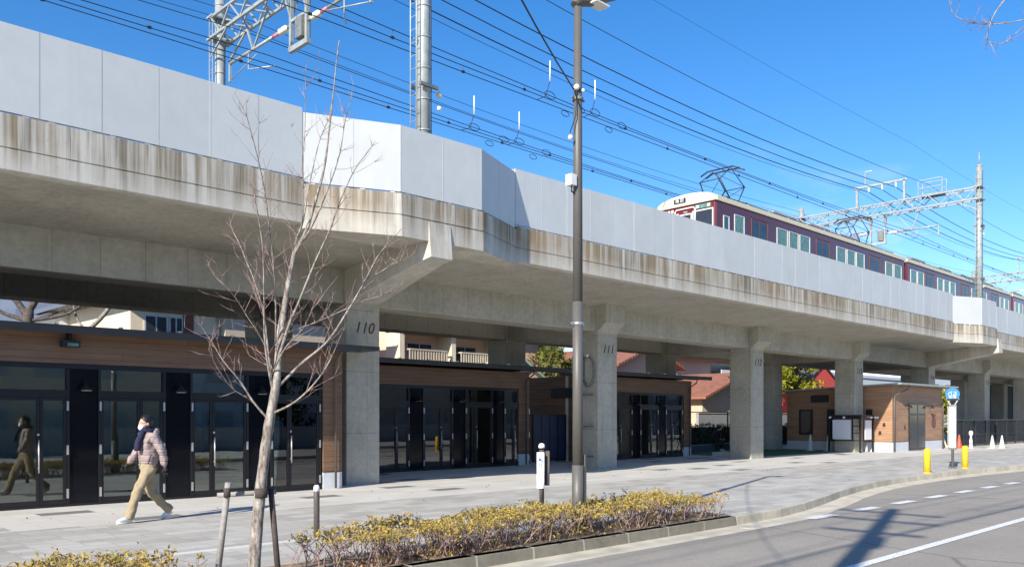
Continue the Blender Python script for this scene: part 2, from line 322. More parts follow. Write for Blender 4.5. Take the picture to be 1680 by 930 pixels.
# ---------------------------------------------------------------- mesh helpers
ORG = {}
class MB:
    def __init__(s): s.bm = bmesh.new()
    def box(s, x0, x1, y0, y1, z0, z1):
        v = [s.bm.verts.new(p) for p in ((x0, y0, z0), (x1, y0, z0), (x1, y1, z0), (x0, y1, z0), (x0, y0, z1), (x1, y0, z1), (x1, y1, z1), (x0, y1, z1))]
        for f in ((3, 2, 1, 0), (4, 5, 6, 7), (0, 1, 5, 4), (1, 2, 6, 5), (2, 3, 7, 6), (3, 0, 4, 7)): s.bm.faces.new([v[i] for i in f])
        return s
    def bar(s, a, b, w, h=None, up=(0, 0, 1)):
        a, b = Vector(a), Vector(b); h = h or w; d = (b - a).normalized(); up = Vector(up)
        if abs(d.dot(up)) > 0.98: up = Vector((1, 0, 0))
        sd = d.cross(up).normalized(); u = sd.cross(d)
        vs = []
        for p in (a, b):
            for i, j in ((-1, -1), (1, -1), (1, 1), (-1, 1)): vs.append(s.bm.verts.new(p + sd * (w / 2 * i) + u * (h / 2 * j)))
        for f in ((0, 1, 2, 3), (7, 6, 5, 4), (0, 4, 5, 1), (1, 5, 6, 2), (2, 6, 7, 3), (3, 7, 4, 0)): s.bm.faces.new([vs[i] for i in f])
        return s
    def tube(s, pts, r, n=8, cap=True):
        pts = [Vector(p) for p in pts]; rs = r if isinstance(r, (list, tuple)) else [r] * len(pts)
        rings = []; pu = None
        for i, p in enumerate(pts):
            d = (pts[min(i + 1, len(pts) - 1)] - pts[max(i - 1, 0)]).normalized()
            if pu is None: pu = Vector((0, 0, 1)) if abs(d.z) < 0.9 else Vector((1, 0, 0))
            sd = d.cross(pu).normalized(); u = sd.cross(d).normalized(); pu = u
            rings.append([s.bm.verts.new(p + (sd * math.cos(2 * math.pi * k / n) + u * math.sin(2 * math.pi * k / n)) * rs[i]) for k in range(n)])
        for a, b in zip(rings, rings[1:]):
            for k in range(n):
                f = s.bm.faces.new((a[k], a[(k + 1) % n], b[(k + 1) % n], b[k])); f.smooth = n > 5
        if cap:
            s.bm.faces.new(rings[0][::-1]); s.bm.faces.new(rings[-1])
        return s
    def lathe(s, c, prof, n=20):      # prof: (r, z) from bottom to top
        c = Vector(c); rings = []
        for r, z in prof: rings.append([s.bm.verts.new(c + Vector((r * math.cos(2 * math.pi * k / n), r * math.sin(2 * math.pi * k / n), z))) for k in range(n)])
        for a, b in zip(rings, rings[1:]):
            for k in range(n):
                f = s.bm.faces.new((a[k], a[(k + 1) % n], b[(k + 1) % n], b[k])); f.smooth = True
        s.bm.faces.new(rings[0][::-1]); s.bm.faces.new(rings[-1]); return s
    def prism(s, pts, a, b, axis='x'):    # polygon in the other two axes, extruded along axis
        def P(p, t):
            return {'x': (t, p[0], p[1]), 'y': (p[0], t, p[1]), 'z': (p[0], p[1], t)}[axis]
        A = [s.bm.verts.new(P(p, a)) for p in pts]; B = [s.bm.verts.new(P(p, b)) for p in pts]
        s.bm.faces.new(A); s.bm.faces.new(B[::-1]); n = len(pts)
        for k in range(n): s.bm.faces.new((A[k], B[k], B[(k + 1) % n], A[(k + 1) % n]))
        return s
    def poly(s, pts):
        s.bm.faces.new([s.bm.verts.new(p) for p in pts]); return s
    def ball(s, c, r, sc=(1, 1, 1), seg=12):
        ret = bmesh.ops.create_uvsphere(s.bm, u_segments=seg, v_segments=max(6, seg * 2 // 3), radius=r)
        for v in ret['verts']:
            v.co = Vector((v.co.x * sc[0], v.co.y * sc[1], v.co.z * sc[2])) + Vector(c)
            for f in v.link_faces: f.smooth = True
        return s
    def build(s, name, mat, parent=None, bevel=0.0, fix=True):
        if fix: bmesh.ops.recalc_face_normals(s.bm, faces=s.bm.faces)
        me = bpy.data.meshes.new(name); s.bm.to_mesh(me); s.bm.free()
        return link_mesh(name, me, mat, parent, bevel)
def link_mesh(name, me, mat, parent=None, bevel=0.0):
    ob = bpy.data.objects.new(name, me); COL.objects.link(ob)
    me.materials.append(M[mat] if isinstance(mat, str) else mat)
    if parent is not None:
        o = ORG[parent]; ob.parent = parent
    else:
        xs = [v.co for v in me.vertices]
        o = Vector(((min(p.x for p in xs) + max(p.x for p in xs)) / 2, (min(p.y for p in xs) + max(p.y for p in xs)) / 2, min(p.z for p in xs)))
        ob.location = o
    me.transform(Matrix.Translation(-o)); ORG[ob] = o
    if bevel:
        b = ob.modifiers.new('bevel', 'BEVEL'); b.width = bevel; b.segments = 2; b.limit_method = 'ANGLE'; b.angle_limit = R(40)
    return ob
def thing(name, label, cat, loc, group=None, kind=None):
    e = bpy.data.objects.new(name, None); COL.objects.link(e); e.location = loc; e.empty_display_size = 0.2; ORG[e] = Vector(loc)
    tag(e, label, cat, group, kind); return e
def tag(o, label=None, cat=None, group=None, kind=None):
    if label: o['label'] = label
    if cat: o['category'] = cat
    if group: o['group'] = group
    if kind: o['kind'] = kind
    return o
def dup(root, delta, label=None):
    r = root.copy(); COL.objects.link(r); r.location = Vector(root.location) + Vector(delta)
    ORG[r] = ORG[root] + Vector(delta)
    if label: r['label'] = label
    def rec(a, b):
        for ch in a.children:
            c = ch.copy(); COL.objects.link(c); c.parent = b; ORG[c] = ORG[b]; rec(ch, c)
    rec(root, r); return r
def struct(name, mb, mat, bevel=0.0): return tag(mb.build(name, mat, None, bevel), kind='structure')
def text(name, body, size, loc, mat, parent, rot=(R(90), 0, 0), ext=0.004, shear=0.0, align='CENTER'):
    cu = bpy.data.curves.new(name, 'FONT'); cu.body = body; cu.size = size; cu.extrude = ext; cu.shear = shear
    cu.align_x = align; cu.align_y = 'CENTER'; cu.resolution_u = 3
    t = bpy.data.objects.new('tmp', cu); COL.objects.link(t); t.rotation_euler = rot; t.location = loc
    bpy.context.view_layer.update(); dg = bpy.context.evaluated_depsgraph_get()
    me = bpy.data.meshes.new_from_object(t.evaluated_get(dg)); me.transform(t.matrix_world); bpy.data.objects.remove(t)
    me.materials.clear(); me.name = name
    return link_mesh(name, me, mat, parent)
def skin(chains, sub=2):
    """chains: list of lists of (key, pos, radius); shared keys join chains; first vertex of all is the root"""
    vs, ed, rad, idx = [], [], [], {}
    roots = []
    for ch in chains:
        prev = None
        for q, (k, p, r) in enumerate(ch):
            if k is not None and k in idx: i = idx[k]
            else:
                i = len(vs); vs.append(p); rad.append(r)
                if k is not None: idx[k] = i
                if q == 0: roots.append(i)
            if prev is not None: ed.append((prev, i))
            prev = i
    me = bpy.data.meshes.new('skin'); me.from_pydata(vs, ed, [])
    ob = bpy.data.objects.new('skin', me); COL.objects.link(ob)
    md = ob.modifiers.new('s', 'SKIN'); md.use_smooth_shade = True
    if not me.skin_vertices: me.skin_vertices.new()
    sv = me.skin_vertices[0].data
    for i, r in enumerate(rad): sv[i].radius = r if isinstance(r, tuple) else (r, r); sv[i].use_root = i in roots
    m2 = ob.modifiers.new('u', 'SUBSURF'); m2.levels = sub; m2.render_levels = sub
    bpy.context.view_layer.update(); dg = bpy.context.evaluated_depsgraph_get()
    out = bpy.data.meshes.new_from_object(ob.evaluated_get(dg)); bpy.data.objects.remove(ob)
    for p in out.polygons: p.use_smooth = True
    out.materials.clear()
    return out
def leaves(name, pts, size, mat, parent=None, var=0.5, up=0.0, seed=1, tints=None):
    """little folded leaf faces at pts"""
    rnd = random.Random(seed); vs, fs, tn = [], [], []
    for q, p in enumerate(pts):
        s_ = size * (1 + rnd.uniform(-var, var)); a = Vector((rnd.gauss(0, 1), rnd.gauss(0, 1), rnd.gauss(0, 1) + up)).normalized()
        b = a.cross(Vector((rnd.gauss(0, 1), rnd.gauss(0, 1), rnd.gauss(0, 1)))).normalized(); c = a.cross(b)
        i = len(vs); p = Vector(p)
        vs += [p - a * s_, p + b * s_ * 0.45 + c * s_ * 0.12, p + a * s_, p - b * s_ * 0.45 + c * s_ * 0.12]
        fs.append((i, i + 1, i + 2, i + 3)); tn.append(tints[q] if tints else rnd.random())
    me = bpy.data.meshes.new(name); me.from_pydata(vs, [], fs)
    at = me.attributes.new('tint', 'FLOAT', 'FACE'); at.data.foreach_set('value', tn)
    return link_mesh(name, me, mat, parent)

# ================================================================ GROUND, ROAD, KERB
b = MB(); b.poly([(-600, -600, -0.30), (1500, -600, -0.30), (1500, 1500, -0.30), (-600, 1500, -0.30)]); struct('ground', b, 'ground_far')
kerb = [(-60, 7.75), (13.0, 7.75), (14.6, 7.80), (16.0, 8.02), (17.6, 8.36), (19.2, 8.76), (20.8, 9.08), (22.4, 9.32), (24.0, 9.46), (26.0, 9.52), (28.0, 9.50), (30.0, 9.40), (32.0, 9.22), (34.4, 8.95), (37.0, 8.50), (40.0, 8.02), (43.0, 7.78), (46.0, 7.75), (160, 7.75)]
def strip(pts, o0, o1, z, mb):
    for (a, b_) in zip(pts, pts[1:]): mb.poly([(a[0], a[1] + o0, z), (b_[0], b_[1] + o0, z), (b_[0], b_[1] + o1, z), (a[0], a[1] + o1, z)])
b = MB(); b.poly([(-200, 1.6, -0.15), (260, 1.6, -0.15), (260, 10.2, -0.15), (-200, 10.2, -0.15)]); struct('road', b, 'asphalt')
b = MB(); strip(kerb, -0.50, 0.02, -0.146, b); struct('road_gutter', b, 'gutter')
b = MB()
for (a, c) in zip(kerb, kerb[1:]):
    n = max(1, int((c[0] - a[0]) / 1.0)); 
    for k in range(n):
        t0, t1 = k / n, (k + 1) / n
        xa, ya = a[0] + (c[0] - a[0]) * t0, a[1] + (c[1] - a[1]) * t0; xb, yb = a[0] + (c[0] - a[0]) * t1, a[1] + (c[1] - a[1]) * t1
        if xa < -12 or xb > 75:
            if k: continue
            xb, yb = c
        g_ = 0.0015
        v = [b.bm.verts.new(p) for p in ((xa + g_, ya, -0.2), (xb - g_, yb, -0.2), (xb - g_, yb + 0.18, -0.2), (xa + g_, ya + 0.18, -0.2), (xa + g_, ya + 0.025, 0.004), (xb - g_, yb + 0.025, 0.004), (xb - g_, yb + 0.18, 0.004), (xa + g_, ya + 0.18, 0.004))]
        for f in ((3, 2, 1, 0), (4, 5, 6, 7), (0, 1, 5, 4), (1, 2, 6, 5), (2, 3, 7, 6), (3, 0, 4, 7)): b.bm.faces.new([v[i] for i in f])
struct('kerb', b, 'kerb_concrete', 0.012)
b = MB()
for (a, c) in zip(kerb, kerb[1:]): b.poly([(a[0], a[1] + 0.17, 0), (c[0], c[1] + 0.17, 0), (c[0], 14.3, 0), (a[0], 14.3, 0)])
struct('pavement', b, 'paving_grey')
b = MB(); b.poly([(-60, 14.3, 0.0), (160, 14.3, 0.0), (160, 30, 0.0), (-60, 30, 0.0)]); struct('forecourt_pavement', b, 'paving_pale')
b = MB(); b.box(-60, 9.5, 10.44, 10.58, -0.01, 0.006); struct('pale_paving_band', b, 'pale_stone')
b = MB(); b.poly([(28.15, 9.85, 0.005), (28.40, 9.85, 0.005), (29.0, 14.35, 0.005), (28.75, 14.35, 0.005)]); struct('beige_paving_line', b, 'beige_stone')
b = MB(); b.box(-20, 13.1, 7.93, 8.85, -0.05, 0.008); struct('planting_soil', b, 'soil')
b = MB(); b.box(-20, 13.16, 8.85, 8.92, -0.05, 0.012); struct('planting_edging', b, 'kerb_concrete')
b = MB(); b.box(33.0, 42.3, 18.9, 24.0, -0.02, 0.02); tag(b.build('turf', 'turf'), kind='structure')
b = MB(); strip([(-60, 4.50), (260, 4.50)], 0, 0.15, -0.142, b); struct('road_centre_line', b, 'road_paint')
b = MB()
for k in range(12):
    x = 14.75 + 1.92 * k; b.poly([(x, 7.20, -0.140), (x + 0.95, 7.17, -0.140), (x + 0.95, 7.40, -0.140), (x, 7.43, -0.140)])
for k in range(12):
    x = 38 + 1.92 * k; b.poly([(x, 7.02, -0.140), (x + 0.95, 7.02, -0.140), (x + 0.95, 7.24, -0.140), (x, 7.24, -0.140)])
struct('road_edge_dashes', b, 'road_paint')
b = MB(); b.box(-200, 260, -6.0, 1.45, -0.2, 0.0); struct('near_pavement', b, 'paving_grey')
b = MB(); b.box(-200, 260, 1.45, 1.62, -0.2, 0.004); struct('near_kerb', b, 'kerb_concrete', 0.01)
# road covers
b = MB(); b.lathe((12.9, 7.45, -0.1455), [(0.22, 0.0), (0.22, 0.006), (0.2, 0.007)], 20); struct('drain_cover', b, 'kerb_concrete')
# hills far behind
b = MB(); rnd = random.Random(3)
xs = [-500 + 40 * k for k in range(45)]
hz = [84 + 14 * math.sin(k * 0.37) + 8 * math.sin(k * 1.1 + 1) + rnd.uniform(-2, 2) for k in range(45)]
for k in range(44):
    b.poly([(xs[k], 620, -1), (xs[k + 1], 620, -1), (xs[k + 1], 700, hz[k + 1]), (xs[k], 700, hz[k])])
    b.poly([(xs[k], 700, hz[k]), (xs[k + 1], 700, hz[k + 1]), (xs[k + 1], 820, -1), (xs[k], 820, -1)])
struct('hills', b, 'hill')

# ================================================================ VIADUCT
D0 = 18.07; DP = 15.23; X0, X1 = -28, 130
via = thing('railway_viaduct', 'long grey concrete railway viaduct on square columns, rust streaks down its parapet', 'viaduct', (12.42, 20.7, 0))
yr = 26.25
prof = [(DP, 6.50), (DP, 5.975), (DP + 0.025, 5.96), (DP, 5.945), (DP, 5.62), (DP + 0.06, 5.60), (DP + 0.10, 5.645), (DP + 0.16, 5.645), (DP + 0.2, 5.61), (D0 + 0.15, 5.36), (24.2, 5.36), (yr - 0.2, 5.61), (yr, 5.60), (yr, 6.50), (yr - 0.22, 6.50), (yr - 0.22, 6.1), (DP + 0.22, 6.1), (DP + 0.22, 6.50)]
B1 = [(9.03, DP), (10.91, 14.45), (13.23, 14.45), (15.08, DP)]; BD = 37.2; BZ = -0.09
bumps = [[(x + BD * k, y) for x, y in B1] for k in (-1, 0, 1, 2)]
segs = [X0] + [v for bp in bumps for v in (bp[0][0], bp[3][0])] + [X1]
# deck slab between bump-outs is one body; parapet faces of bump-outs are own solid pieces
b = MB()
deckprof = [(DP + 0.22, 6.1), (DP + 0.22, 5.60), (D0 + 0.15, 5.36), (24.2, 5.36), (yr - 0.02, 5.60), (yr - 0.02, 6.1)]
b.prism(deckprof, X0, X1); b.build('deck_slab', 'slab_concrete', via)
par = [p for p in prof if p[0] < DP + 0.215] + [(DP + 0.217, 5.60), (DP + 0.217, 6.50)]
parp = [(DP, 6.50), (DP, 5.975), (DP + 0.025, 5.96), (DP, 5.945), (DP, 5.62), (DP + 0.05, 5.595), (DP + 0.217, 5.595), (DP + 0.217, 6.50)]
for a, c in zip(segs[0::2], segs[1::2]):
    b = MB(); x = a
    b.prism(parp, a, c); b.build('parapet', 'stained', via)
for bp in bumps:
    b = MB(); (ax, ay), (bx, by), (cx_, cy_), (dx, dy) = bp
    for z0, z1, ins in ((5.60, 5.945, 0), (5.945, 5.975, 0.02), (5.975, 6.50, 0)):
        b.prism([(ax, ay + ins), (bx, by + ins), (cx_, cy_ + ins), (dx, dy + ins), (dx, 15.6), (ax, 15.6)], z0 + BZ * (z0 < 5.7), z1 + BZ * (z1 > 6) - (0.001 if z0 < 5.7 else 0), 'z')
    b.prism([(ax, 15.6), (dx, 15.6), (dx, 15.9), (ax, 15.9)], 5.58, 6.05, 'z')
    b.build('pole_bay_parapet', 'stained', via)
b = MB(); b.box(X0, X1, yr - 0.018, yr + 0.2, 5.55, 6.5); b.build('parapet', 'stained', via)
NUM = {-1: '109', 0: '110', 1: '111', 2: '112', 3: '113', 4: '114', 5: '115', 6: '116', 7: '117', 8: '118', 9: '119', 10: '120'}
bracket_cols = (-4, 0, 4, 8)
for k in range(-4, 12):
    xc = 12.42 + 9.72 * k; xa, xb = xc - 0.5, xc + 0.5
    for yy in (D0, 22.4):
        b = MB(); b.box(xa, xb, yy, yy + 1.0, -0.1, 5.4); ob = b.build('column', 'concrete', via, 0.02)
        if yy == D0 and k in NUM:
            text('column_number', NUM[k], 0.40, (xc + 0.02, D0 - 0.004, 3.95), 'number_paint', ob, shear=0.25)
        # beam-level pilaster with chamfered foot
        if not (yy == D0 and k in bracket_cols) and yy == D0:
            b = MB(); b.prism([(D0 - 0.34, 5.42), (D0 - 0.34, 4.80), (D0 + 0.0, 4.50), (D0 + 0.5, 4.50), (D0 + 0.5, 5.42)], xa - 0.012, xb + 0.012); b.build('pilaster', 'concrete', via, 0.015)
    # cross beam
    b = MB(); b.box(xa + 0.1, xb - 0.1, D0 + 1.002, 22.398, 4.5, 5.45); b.build('cross_beam', 'concrete', via, 0.015)
    for yy in (D0 + 0.10, 22.45):
        b = MB(); b.box(xb + 0.002, xb + 9.72 - 1.002, yy, yy + 0.85, 4.54, 5.45); b.build('beam', 'concrete', via, 0.02)
    if k in bracket_cols:
        b = MB()
        # haunched cantilever carrying the pole bay: narrows from the column to its nose
        nx0, nx1 = xc - 0.62, xc + 0.0; 
        nx0, nx1 = xc - 0.60, xc + 0.04
        nx0, nx1 = xc - 0.80, xc - 0.18
        q = [(nx0, 14.37, 5.16), (nx1, 14.37, 5.16), (nx1, 14.44, 5.93), (nx0, 14.44, 5.93), (xa, D0 + 0.1, 4.56), (xb, D0 + 0.1, 4.56), (xb, D0 + 0.1, 5.5), (xa, D0 + 0.1, 5.5),
             (nx0, 14.75, 5.10), (nx1, 14.75, 5.10), (nx1, 14.75, 5.66), (nx0, 14.75, 5.66)]
        v = [b.bm.verts.new(p) for p in q]
        for f in ((0, 1, 2, 3), (0, 8, 9, 1), (8, 4, 5, 9), (3, 2, 10, 11), (11, 10, 6, 7), (0, 3, 11, 8), (8, 11, 7, 4), (1, 9, 10, 2), (9, 5, 6, 10), (4, 7, 6, 5)): b.bm.faces.new([v[i] for i in f])
        b.build('bracket', 'stained', via, 0.01)
# track bed and rails of the near track seen as part of the viaduct
for yt in (19.25, 22.9):
    b = MB(); b.box(X0, X1, yt - 1.2, yt + 1.2, 6.102, 6.42); b.build('track_bed', 'galv_dark', via)
    for s_ in (-0.72, 0.72):
        b = MB(); b.box(X0, X1, yt + s_ - 0.035, yt + s_ + 0.035, 6.42, 6.58); b.build('rail', 'steel', via)

# ---- noise barrier: individual panels
bar_ = thing('noise_barrier', 'pale grey panelled noise barrier standing along the edge of the viaduct', 'barrier', (20, DP + 0.1, 6.5))
PZ0, PZ1, PW = 6.545, 7.95, 0.963
def panel_mesh(w):
    b = MB(); b.box(0.004, w - 0.004, 0.0, 0.07, PZ0, PZ1); 
    b.box(0.14, 0.24, 0.01, 0.06, 6.495, PZ0); b.box(w - 0.24, w - 0.14, 0.01, 0.06, 6.495, PZ0)
    me = bpy.data.meshes.new('panel'); bmesh.ops.recalc_face_normals(b.bm, faces=b.bm.faces); b.bm.to_mesh(me); b.bm.free(); me.materials.append(M['panel']); return me
PM = panel_mesh(PW)
def put_panel(x, y, ang=0.0, me=PM):
    o = bpy.data.objects.new('panel', me); COL.objects.link(o); o.parent = bar_
    o.location = Vector((x, y, 0)) - ORG[bar_]; o.rotation_euler = (0, 0, ang + random.uniform(-0.004, 0.004)); ORG[o] = Vector((x, y, 0)); return o
posts = MB(); cnt = 0
straight = []
edges = [-6.4] + [v for bp in bumps[1:3] for v in (bp[0][0], bp[3][0])] + [78.0]
for a, c in zip(edges[0::2], edges[1::2]):
    n = round((c - a) / PW); w = (c - a) / n
    me = panel_mesh(w)
    for k in range(n):
        if cnt < 92: put_panel(a + w * k, DP + 0.05, 0, me); cnt += 1
        posts.bar((a + w * k, DP + 0.135, 6.5), (a + w * k, DP + 0.135, PZ1 - 0.01), 0.09, 0.09)
        posts.bar((a + w * k, DP + 0.0535, PZ0), (a + w * k, DP + 0.0535, PZ1), 0.013, 0.012)
for bp in bumps[1:3]:
    for (p, q) in zip(bp, bp[1:]):
        p, q = Vector(p), Vector(q); d = q - p; n = max(1, round(d.length / 1.1)); w = d.length / n; ang = math.atan2(d.y, d.x); me = panel_mesh(w)
        nrm = Vector((-d.y, d.x)).normalized()
        for k in range(n):
            s_ = p + d * (k / n) + nrm * 0.05; o = put_panel(s_.x, s_.y, ang, me); o.location.z += BZ; cnt += 1
            pp = p + d * (k / n) + nrm * 0.135; posts.bar((pp.x, pp.y, 6.4), (pp.x, pp.y, PZ1 + BZ - 0.01), 0.085, 0.085)
            pf = p + d * (k / n) + nrm * 0.058; posts.bar((pf.x, pf.y, PZ0 + BZ), (pf.x, pf.y, PZ1 + BZ), 0.02, 0.02)
posts.build('post_row', 'panel_post', bar_)['kind'] = 'stuff'
far = MB(); far.box(78.0, X1, DP + 0.05, DP + 0.12, PZ0, PZ1); far.box(X0, -6.4, DP + 0.05, DP + 0.12, PZ0, PZ1); o = far.build('far_panels', 'panel', bar_); o['kind'] = 'stuff'

# ================================================================ LINESIDE: gantries, overhead lines
def gantry(x, label, detail=True):
    t = thing('catenary_gantry', label, 'gantry', (x, 20.8, 6.1), 'steel gantries over the tracks')
    yn, yf = 15.6, 26.0
    for yy, top in ((yn, 15.6), (yf, 15.0)):
        b = MB(); b.tube([(x, yy, 6.0), (x, yy, top)], 0.155, 20)
        p = b.build('pole', 'galv', t)
        b = MB()
        for z in [7.6 + 0.72 * i for i in range(int((top - 7.6) / 0.72) + 1)]: b.tube([(x, yy, z), (x, yy, z + 0.035)], 0.170, 16)
        b.build('band', 'galv', p)
        b = MB(); lx = x - 0.30; 
        for s_ in (-0.11, 0.11): b.tube([(lx, yy + s_, 6.2), (lx, yy + s_, top - 0.6)], 0.014, 6)
        z = 6.4
        while z < top - 0.7: b.tube([(lx, yy - 0.11, z), (lx, yy + 0.11, z)], 0.010, 5); z += 0.3
        for z in (8.2, 10.4, 12.6): b.bar((lx, yy, z), (x, yy, z), 0.03)
        b.build('ladder', 'galv', p)
        b = MB(); b.tube([(x + 0.10, yy - 0.15, 6.2), (x + 0.10, yy - 0.15, top - 0.3)], 0.012, 6); b.build('conduit', 'cable', p)
        if yy == yn and detail:
            for z in (12.25, 9.35):
                for dy in (-.18, .18): b = MB(); b.bar((x - 0.25, yy + dy, z), (x + 0.28, yy + dy, z), 0.07); b.build('clamp', 'galv_dark', p)
                for dz, rr in ((-.1, .08), (-.42, .06)): b = MB(); b.ball((x + 0.38, yy - 0.1, z + dz), rr); b.build('insulator', 'insulator', p)
            b = MB(); b.tube([(x, yy, 15.6), (x, yy, 16.3)], 0.03, 6); b.build('spike', 'galv', p)
    # truss beam
    b = MB(); zt, zb = 14.35, 13.72
    for dx in (-0.3, 0.3):
        for z in (zb, zt): b.bar((x + dx, yn, z), (x + dx, yf, z), 0.075)
        n = 16
        for i in range(n):
            ya = yn + (yf - yn) * i / n; yb = yn + (yf - yn) * (i + 1) / n
            b.bar((x + dx, ya, zb if i % 2 else zt), (x + dx, yb, zt if i % 2 else zb), 0.045)
    for i in range(17):
        ya = yn + (yf - yn) * i / 16
        for z in (zb, zt): b.bar((x - 0.3, ya, z), (x + 0.3, ya + (0.32 if i % 2 else -0.32), z), 0.04)
    b.build('truss_beam', 'galv', t)
    for yy, s_ in ((yn, 1), (yf, -1)):
        for z in (13.66, 14.35):
            b = MB(); b.box(x - 0.36, x + 0.36, yy - 0.2, yy + 0.2, z, z + 0.06); b.build('beam_seat', 'galv', t)
        for dx in (-.3, .3): b = MB(); b.bar((x + dx, yy, 13.1), (x + dx, yy + 1.1 * s_, 13.7), 0.05); b.build('brace', 'galv', t)
    # feeder frame on top
    b = MB()
    for yy in (19.6, 22.4): b.bar((x, yy, 14.35), (x, yy, 15.6), 0.12)
    b.bar((x, 19.45, 15.6), (x, 22.55, 15.6), 0.12)
    b.bar((x, 21.9, 15.6), (x, 21.9, 16.5), 0.05); b.bar((x, 21.9, 16.5), (x + 0.05, 21.5, 16.5), 0.06)
    b.build('feeder_frame', 'galv', t)
    for yy in (20.1, 20.9, 21.7): b = MB(); b.lathe((x, yy, 15.22), [(0.02, 0), (0.07, 0.03), (0.03, 0.09), (0.07, 0.14), (0.03, 0.2), (0.06, 0.25), (0.02, 0.32)], 10); b.build('insulator_string', 'insulator', t)
    # hanging centre frame with two arms
    b = MB(); yc = 21.15
    for dy in (-0.42, 0.42):
        b.bar((x, yc + dy, 13.72), (x, yc + dy, 12.05), 0.10)
        b.bar((x - 0.26, yc + dy, 13.72), (x, yc + dy, 12.9), 0.06); b.bar((x + 0.26, yc + dy, 13.72), (x, yc + dy, 12.9), 0.06)
    b.bar((x, yc - 0.5, 12.05), (x, yc + 0.5, 12.05), 0.12, 0.14); b.bar((x, yc - 0.42, 12.85), (x, yc + 0.42, 12.85), 0.08)
    b.build('hanging_frame', 'galv', t)
    b = MB(); b.box(x - 0.14, x + 0.14, yc - 0.36, yc - 0.02, 12.2, 12.75); b.build('switch_box', 'galv_dark', t)
    for s_, ye, z in ((1, 25.3, 12.75), (-1, 17.7, 12.6)):
        a = yc + 0.5 * s_
        b = MB(); b.tube([(x, a + 0.95 * s_, z), (x, ye, z + 0.02)], 0.045, 8); b.bar((x, ye, z + 0.05), (x, ye, z - 0.55), 0.07)
        b.bar((x, ye - 1.5 * s_, z), (x, ye - 1.0 * s_, 13.72), 0.05); b.bar((x, ye - 1.5 * s_, z), (x, ye - 2.4 * s_, 13.72), 0.05)
        yt = 23.0 if s_ > 0 else 19.25
        arm = b.build('support_arm', 'galv', t)
        b = MB(); b.lathe((0, 0, 0), [(0.03, 0.0)] + [(0.1 if i % 2 else 0.06, 0.06 + 0.05 * i) for i in range(9)] + [(0.03, 0.55)], 12)
        for v in b.bm.verts: v.co = Vector((x + v.co.x, a + (0.1 + v.co.z) * s_, z + v.co.y))
        b.build('insulator', 'insulator', arm)
        b = MB(); b.tube([(x, a + 0.64 * s_, z), (x, a + 0.96 * s_, z)], 0.05, 8); b.build('insulator_cap', 'pink_insulator', arm)
        b = MB(); b.tube([(x, a, z), (x, a + 0.12 * s_, z)], 0.045, 8); b.build('arm_socket', 'galv_dark', arm)
        b = MB(); b.tube([(x, ye - 1.2 * s_, z - 0.0), (x, ye - 1.2 * s_, z - 0.5), (x + 0.3, yt, 12.12)], 0.02, 6); b.tube([(x, ye - 0.1 * s_, z - 0.5), (x - 0.25, yt + 0.1, 12.33)], 0.018, 6); b.build('steady_arm', 'galv', arm)
    # walkway cage near the pole
    if detail:
        b = MB()
        for yy in (17.4, 18.7):
            for dx in (-0.35, 0.35): b.bar((x + dx, yy, 14.4), (x + dx, yy, 15.25), 0.04)
        for dx in (-0.35, 0.35):
            for z in (14.8, 15.25): b.bar((x + dx, 17.4, z), (x + dx, 18.7, z), 0.04)
        b.box(x - 0.35, x + 0.35, 17.4, 18.7, 14.39, 14.42); b.build('work_cage', 'galv', t)
    return t
GX = (12.4, 51.3, 84.0, 122.0, -26.0)
gantry(12.4, 'nearest steel catenary gantry, its two tall round poles rising behind the barrier on the left')
gantry(51.3, 'middle truss gantry spanning above the train, its bare pole top in full view')
gantry(84.0, 'farthest catenary gantry at the right edge beyond the train', False)
def sagline(y, z, sag, x0=-26.0, x1=122.0):
    pts = []; gx = sorted(GX)
    for a, c in zip(gx, gx[1:]):
        n = 10
        for i in range(n):
            t_ = i / n; pts.append((a + (c - a) * t_, y, z - sag * 4 * t_ * (1 - t_)))
    pts.append((gx[-1], y, z)); return pts
def track_line(y, zs, label):
    t = thing('overhead_line', label, 'overhead wires', (12.4, y, 6.6), 'overhead contact lines of the two tracks')
    for nm, z, sag in (('messenger_wire', zs[0], 0.30), ('auxiliary_wire', zs[1], 0.10), ('contact_wire', zs[2], 0.02)):
        b = MB(); b.tube(sagline(y, z, sag), 0.013, 5); b.build(nm, 'cable', t)
    x = -4.0; q = 0
    gx = sorted(GX)
    while x < 100:
        a = max(g_ for g_ in gx if g_ <= x); c = min(g_ for g_ in gx if g_ > x); tt = (x - a) / (c - a); s4 = 4 * tt * (1 - tt)
        b = MB(); z1, z2 = (zs[0] - 0.30 * s4, zs[1] - 0.10 * s4) if q % 2 else (zs[1] - 0.10 * s4, zs[2] - 0.02 * s4)
        b.tube([(x, y, z1), (x, y, z2)], 0.008, 4); b.box(x - 0.05, x + 0.05, y - 0.025, y + 0.025, z2 - 0.025, z2 + 0.04); b.build('dropper', 'cable', t)
        x += 2.6; q += 1
    # looped jumper cables near the first gantry
    for xj in (20.6, 22.9):
        for dz, dx, r in ((0.0, 0, 0.26), (-0.42, 0.75, 0.2), (-0.1, 1.5, 0.24)):
            b = MB(); b.tube([(xj + dx + r * math.cos(a_), y, zs[1] - 0.02 + dz + 0.45 * r * math.sin(a_) + 0.1) for a_ in [i * math.pi / 8 for i in range(17)]], 0.012, 5, cap=False); b.build('cable_loop', 'cable', t)
        b = MB(); b.tube([(xj, y, zs[0] + 0.3), (xj - 0.2, y, zs[1]), (xj - 0.6, y, zs[2])], 0.012, 5)
        b.build('jumper_cable', 'cable', t)
        b = MB(); b.tube([(xj, y, zs[0] + 0.25), (xj, y, zs[0] + 0.95)], 0.022, 6); b.build('line_marker', 'white', t)
    return t
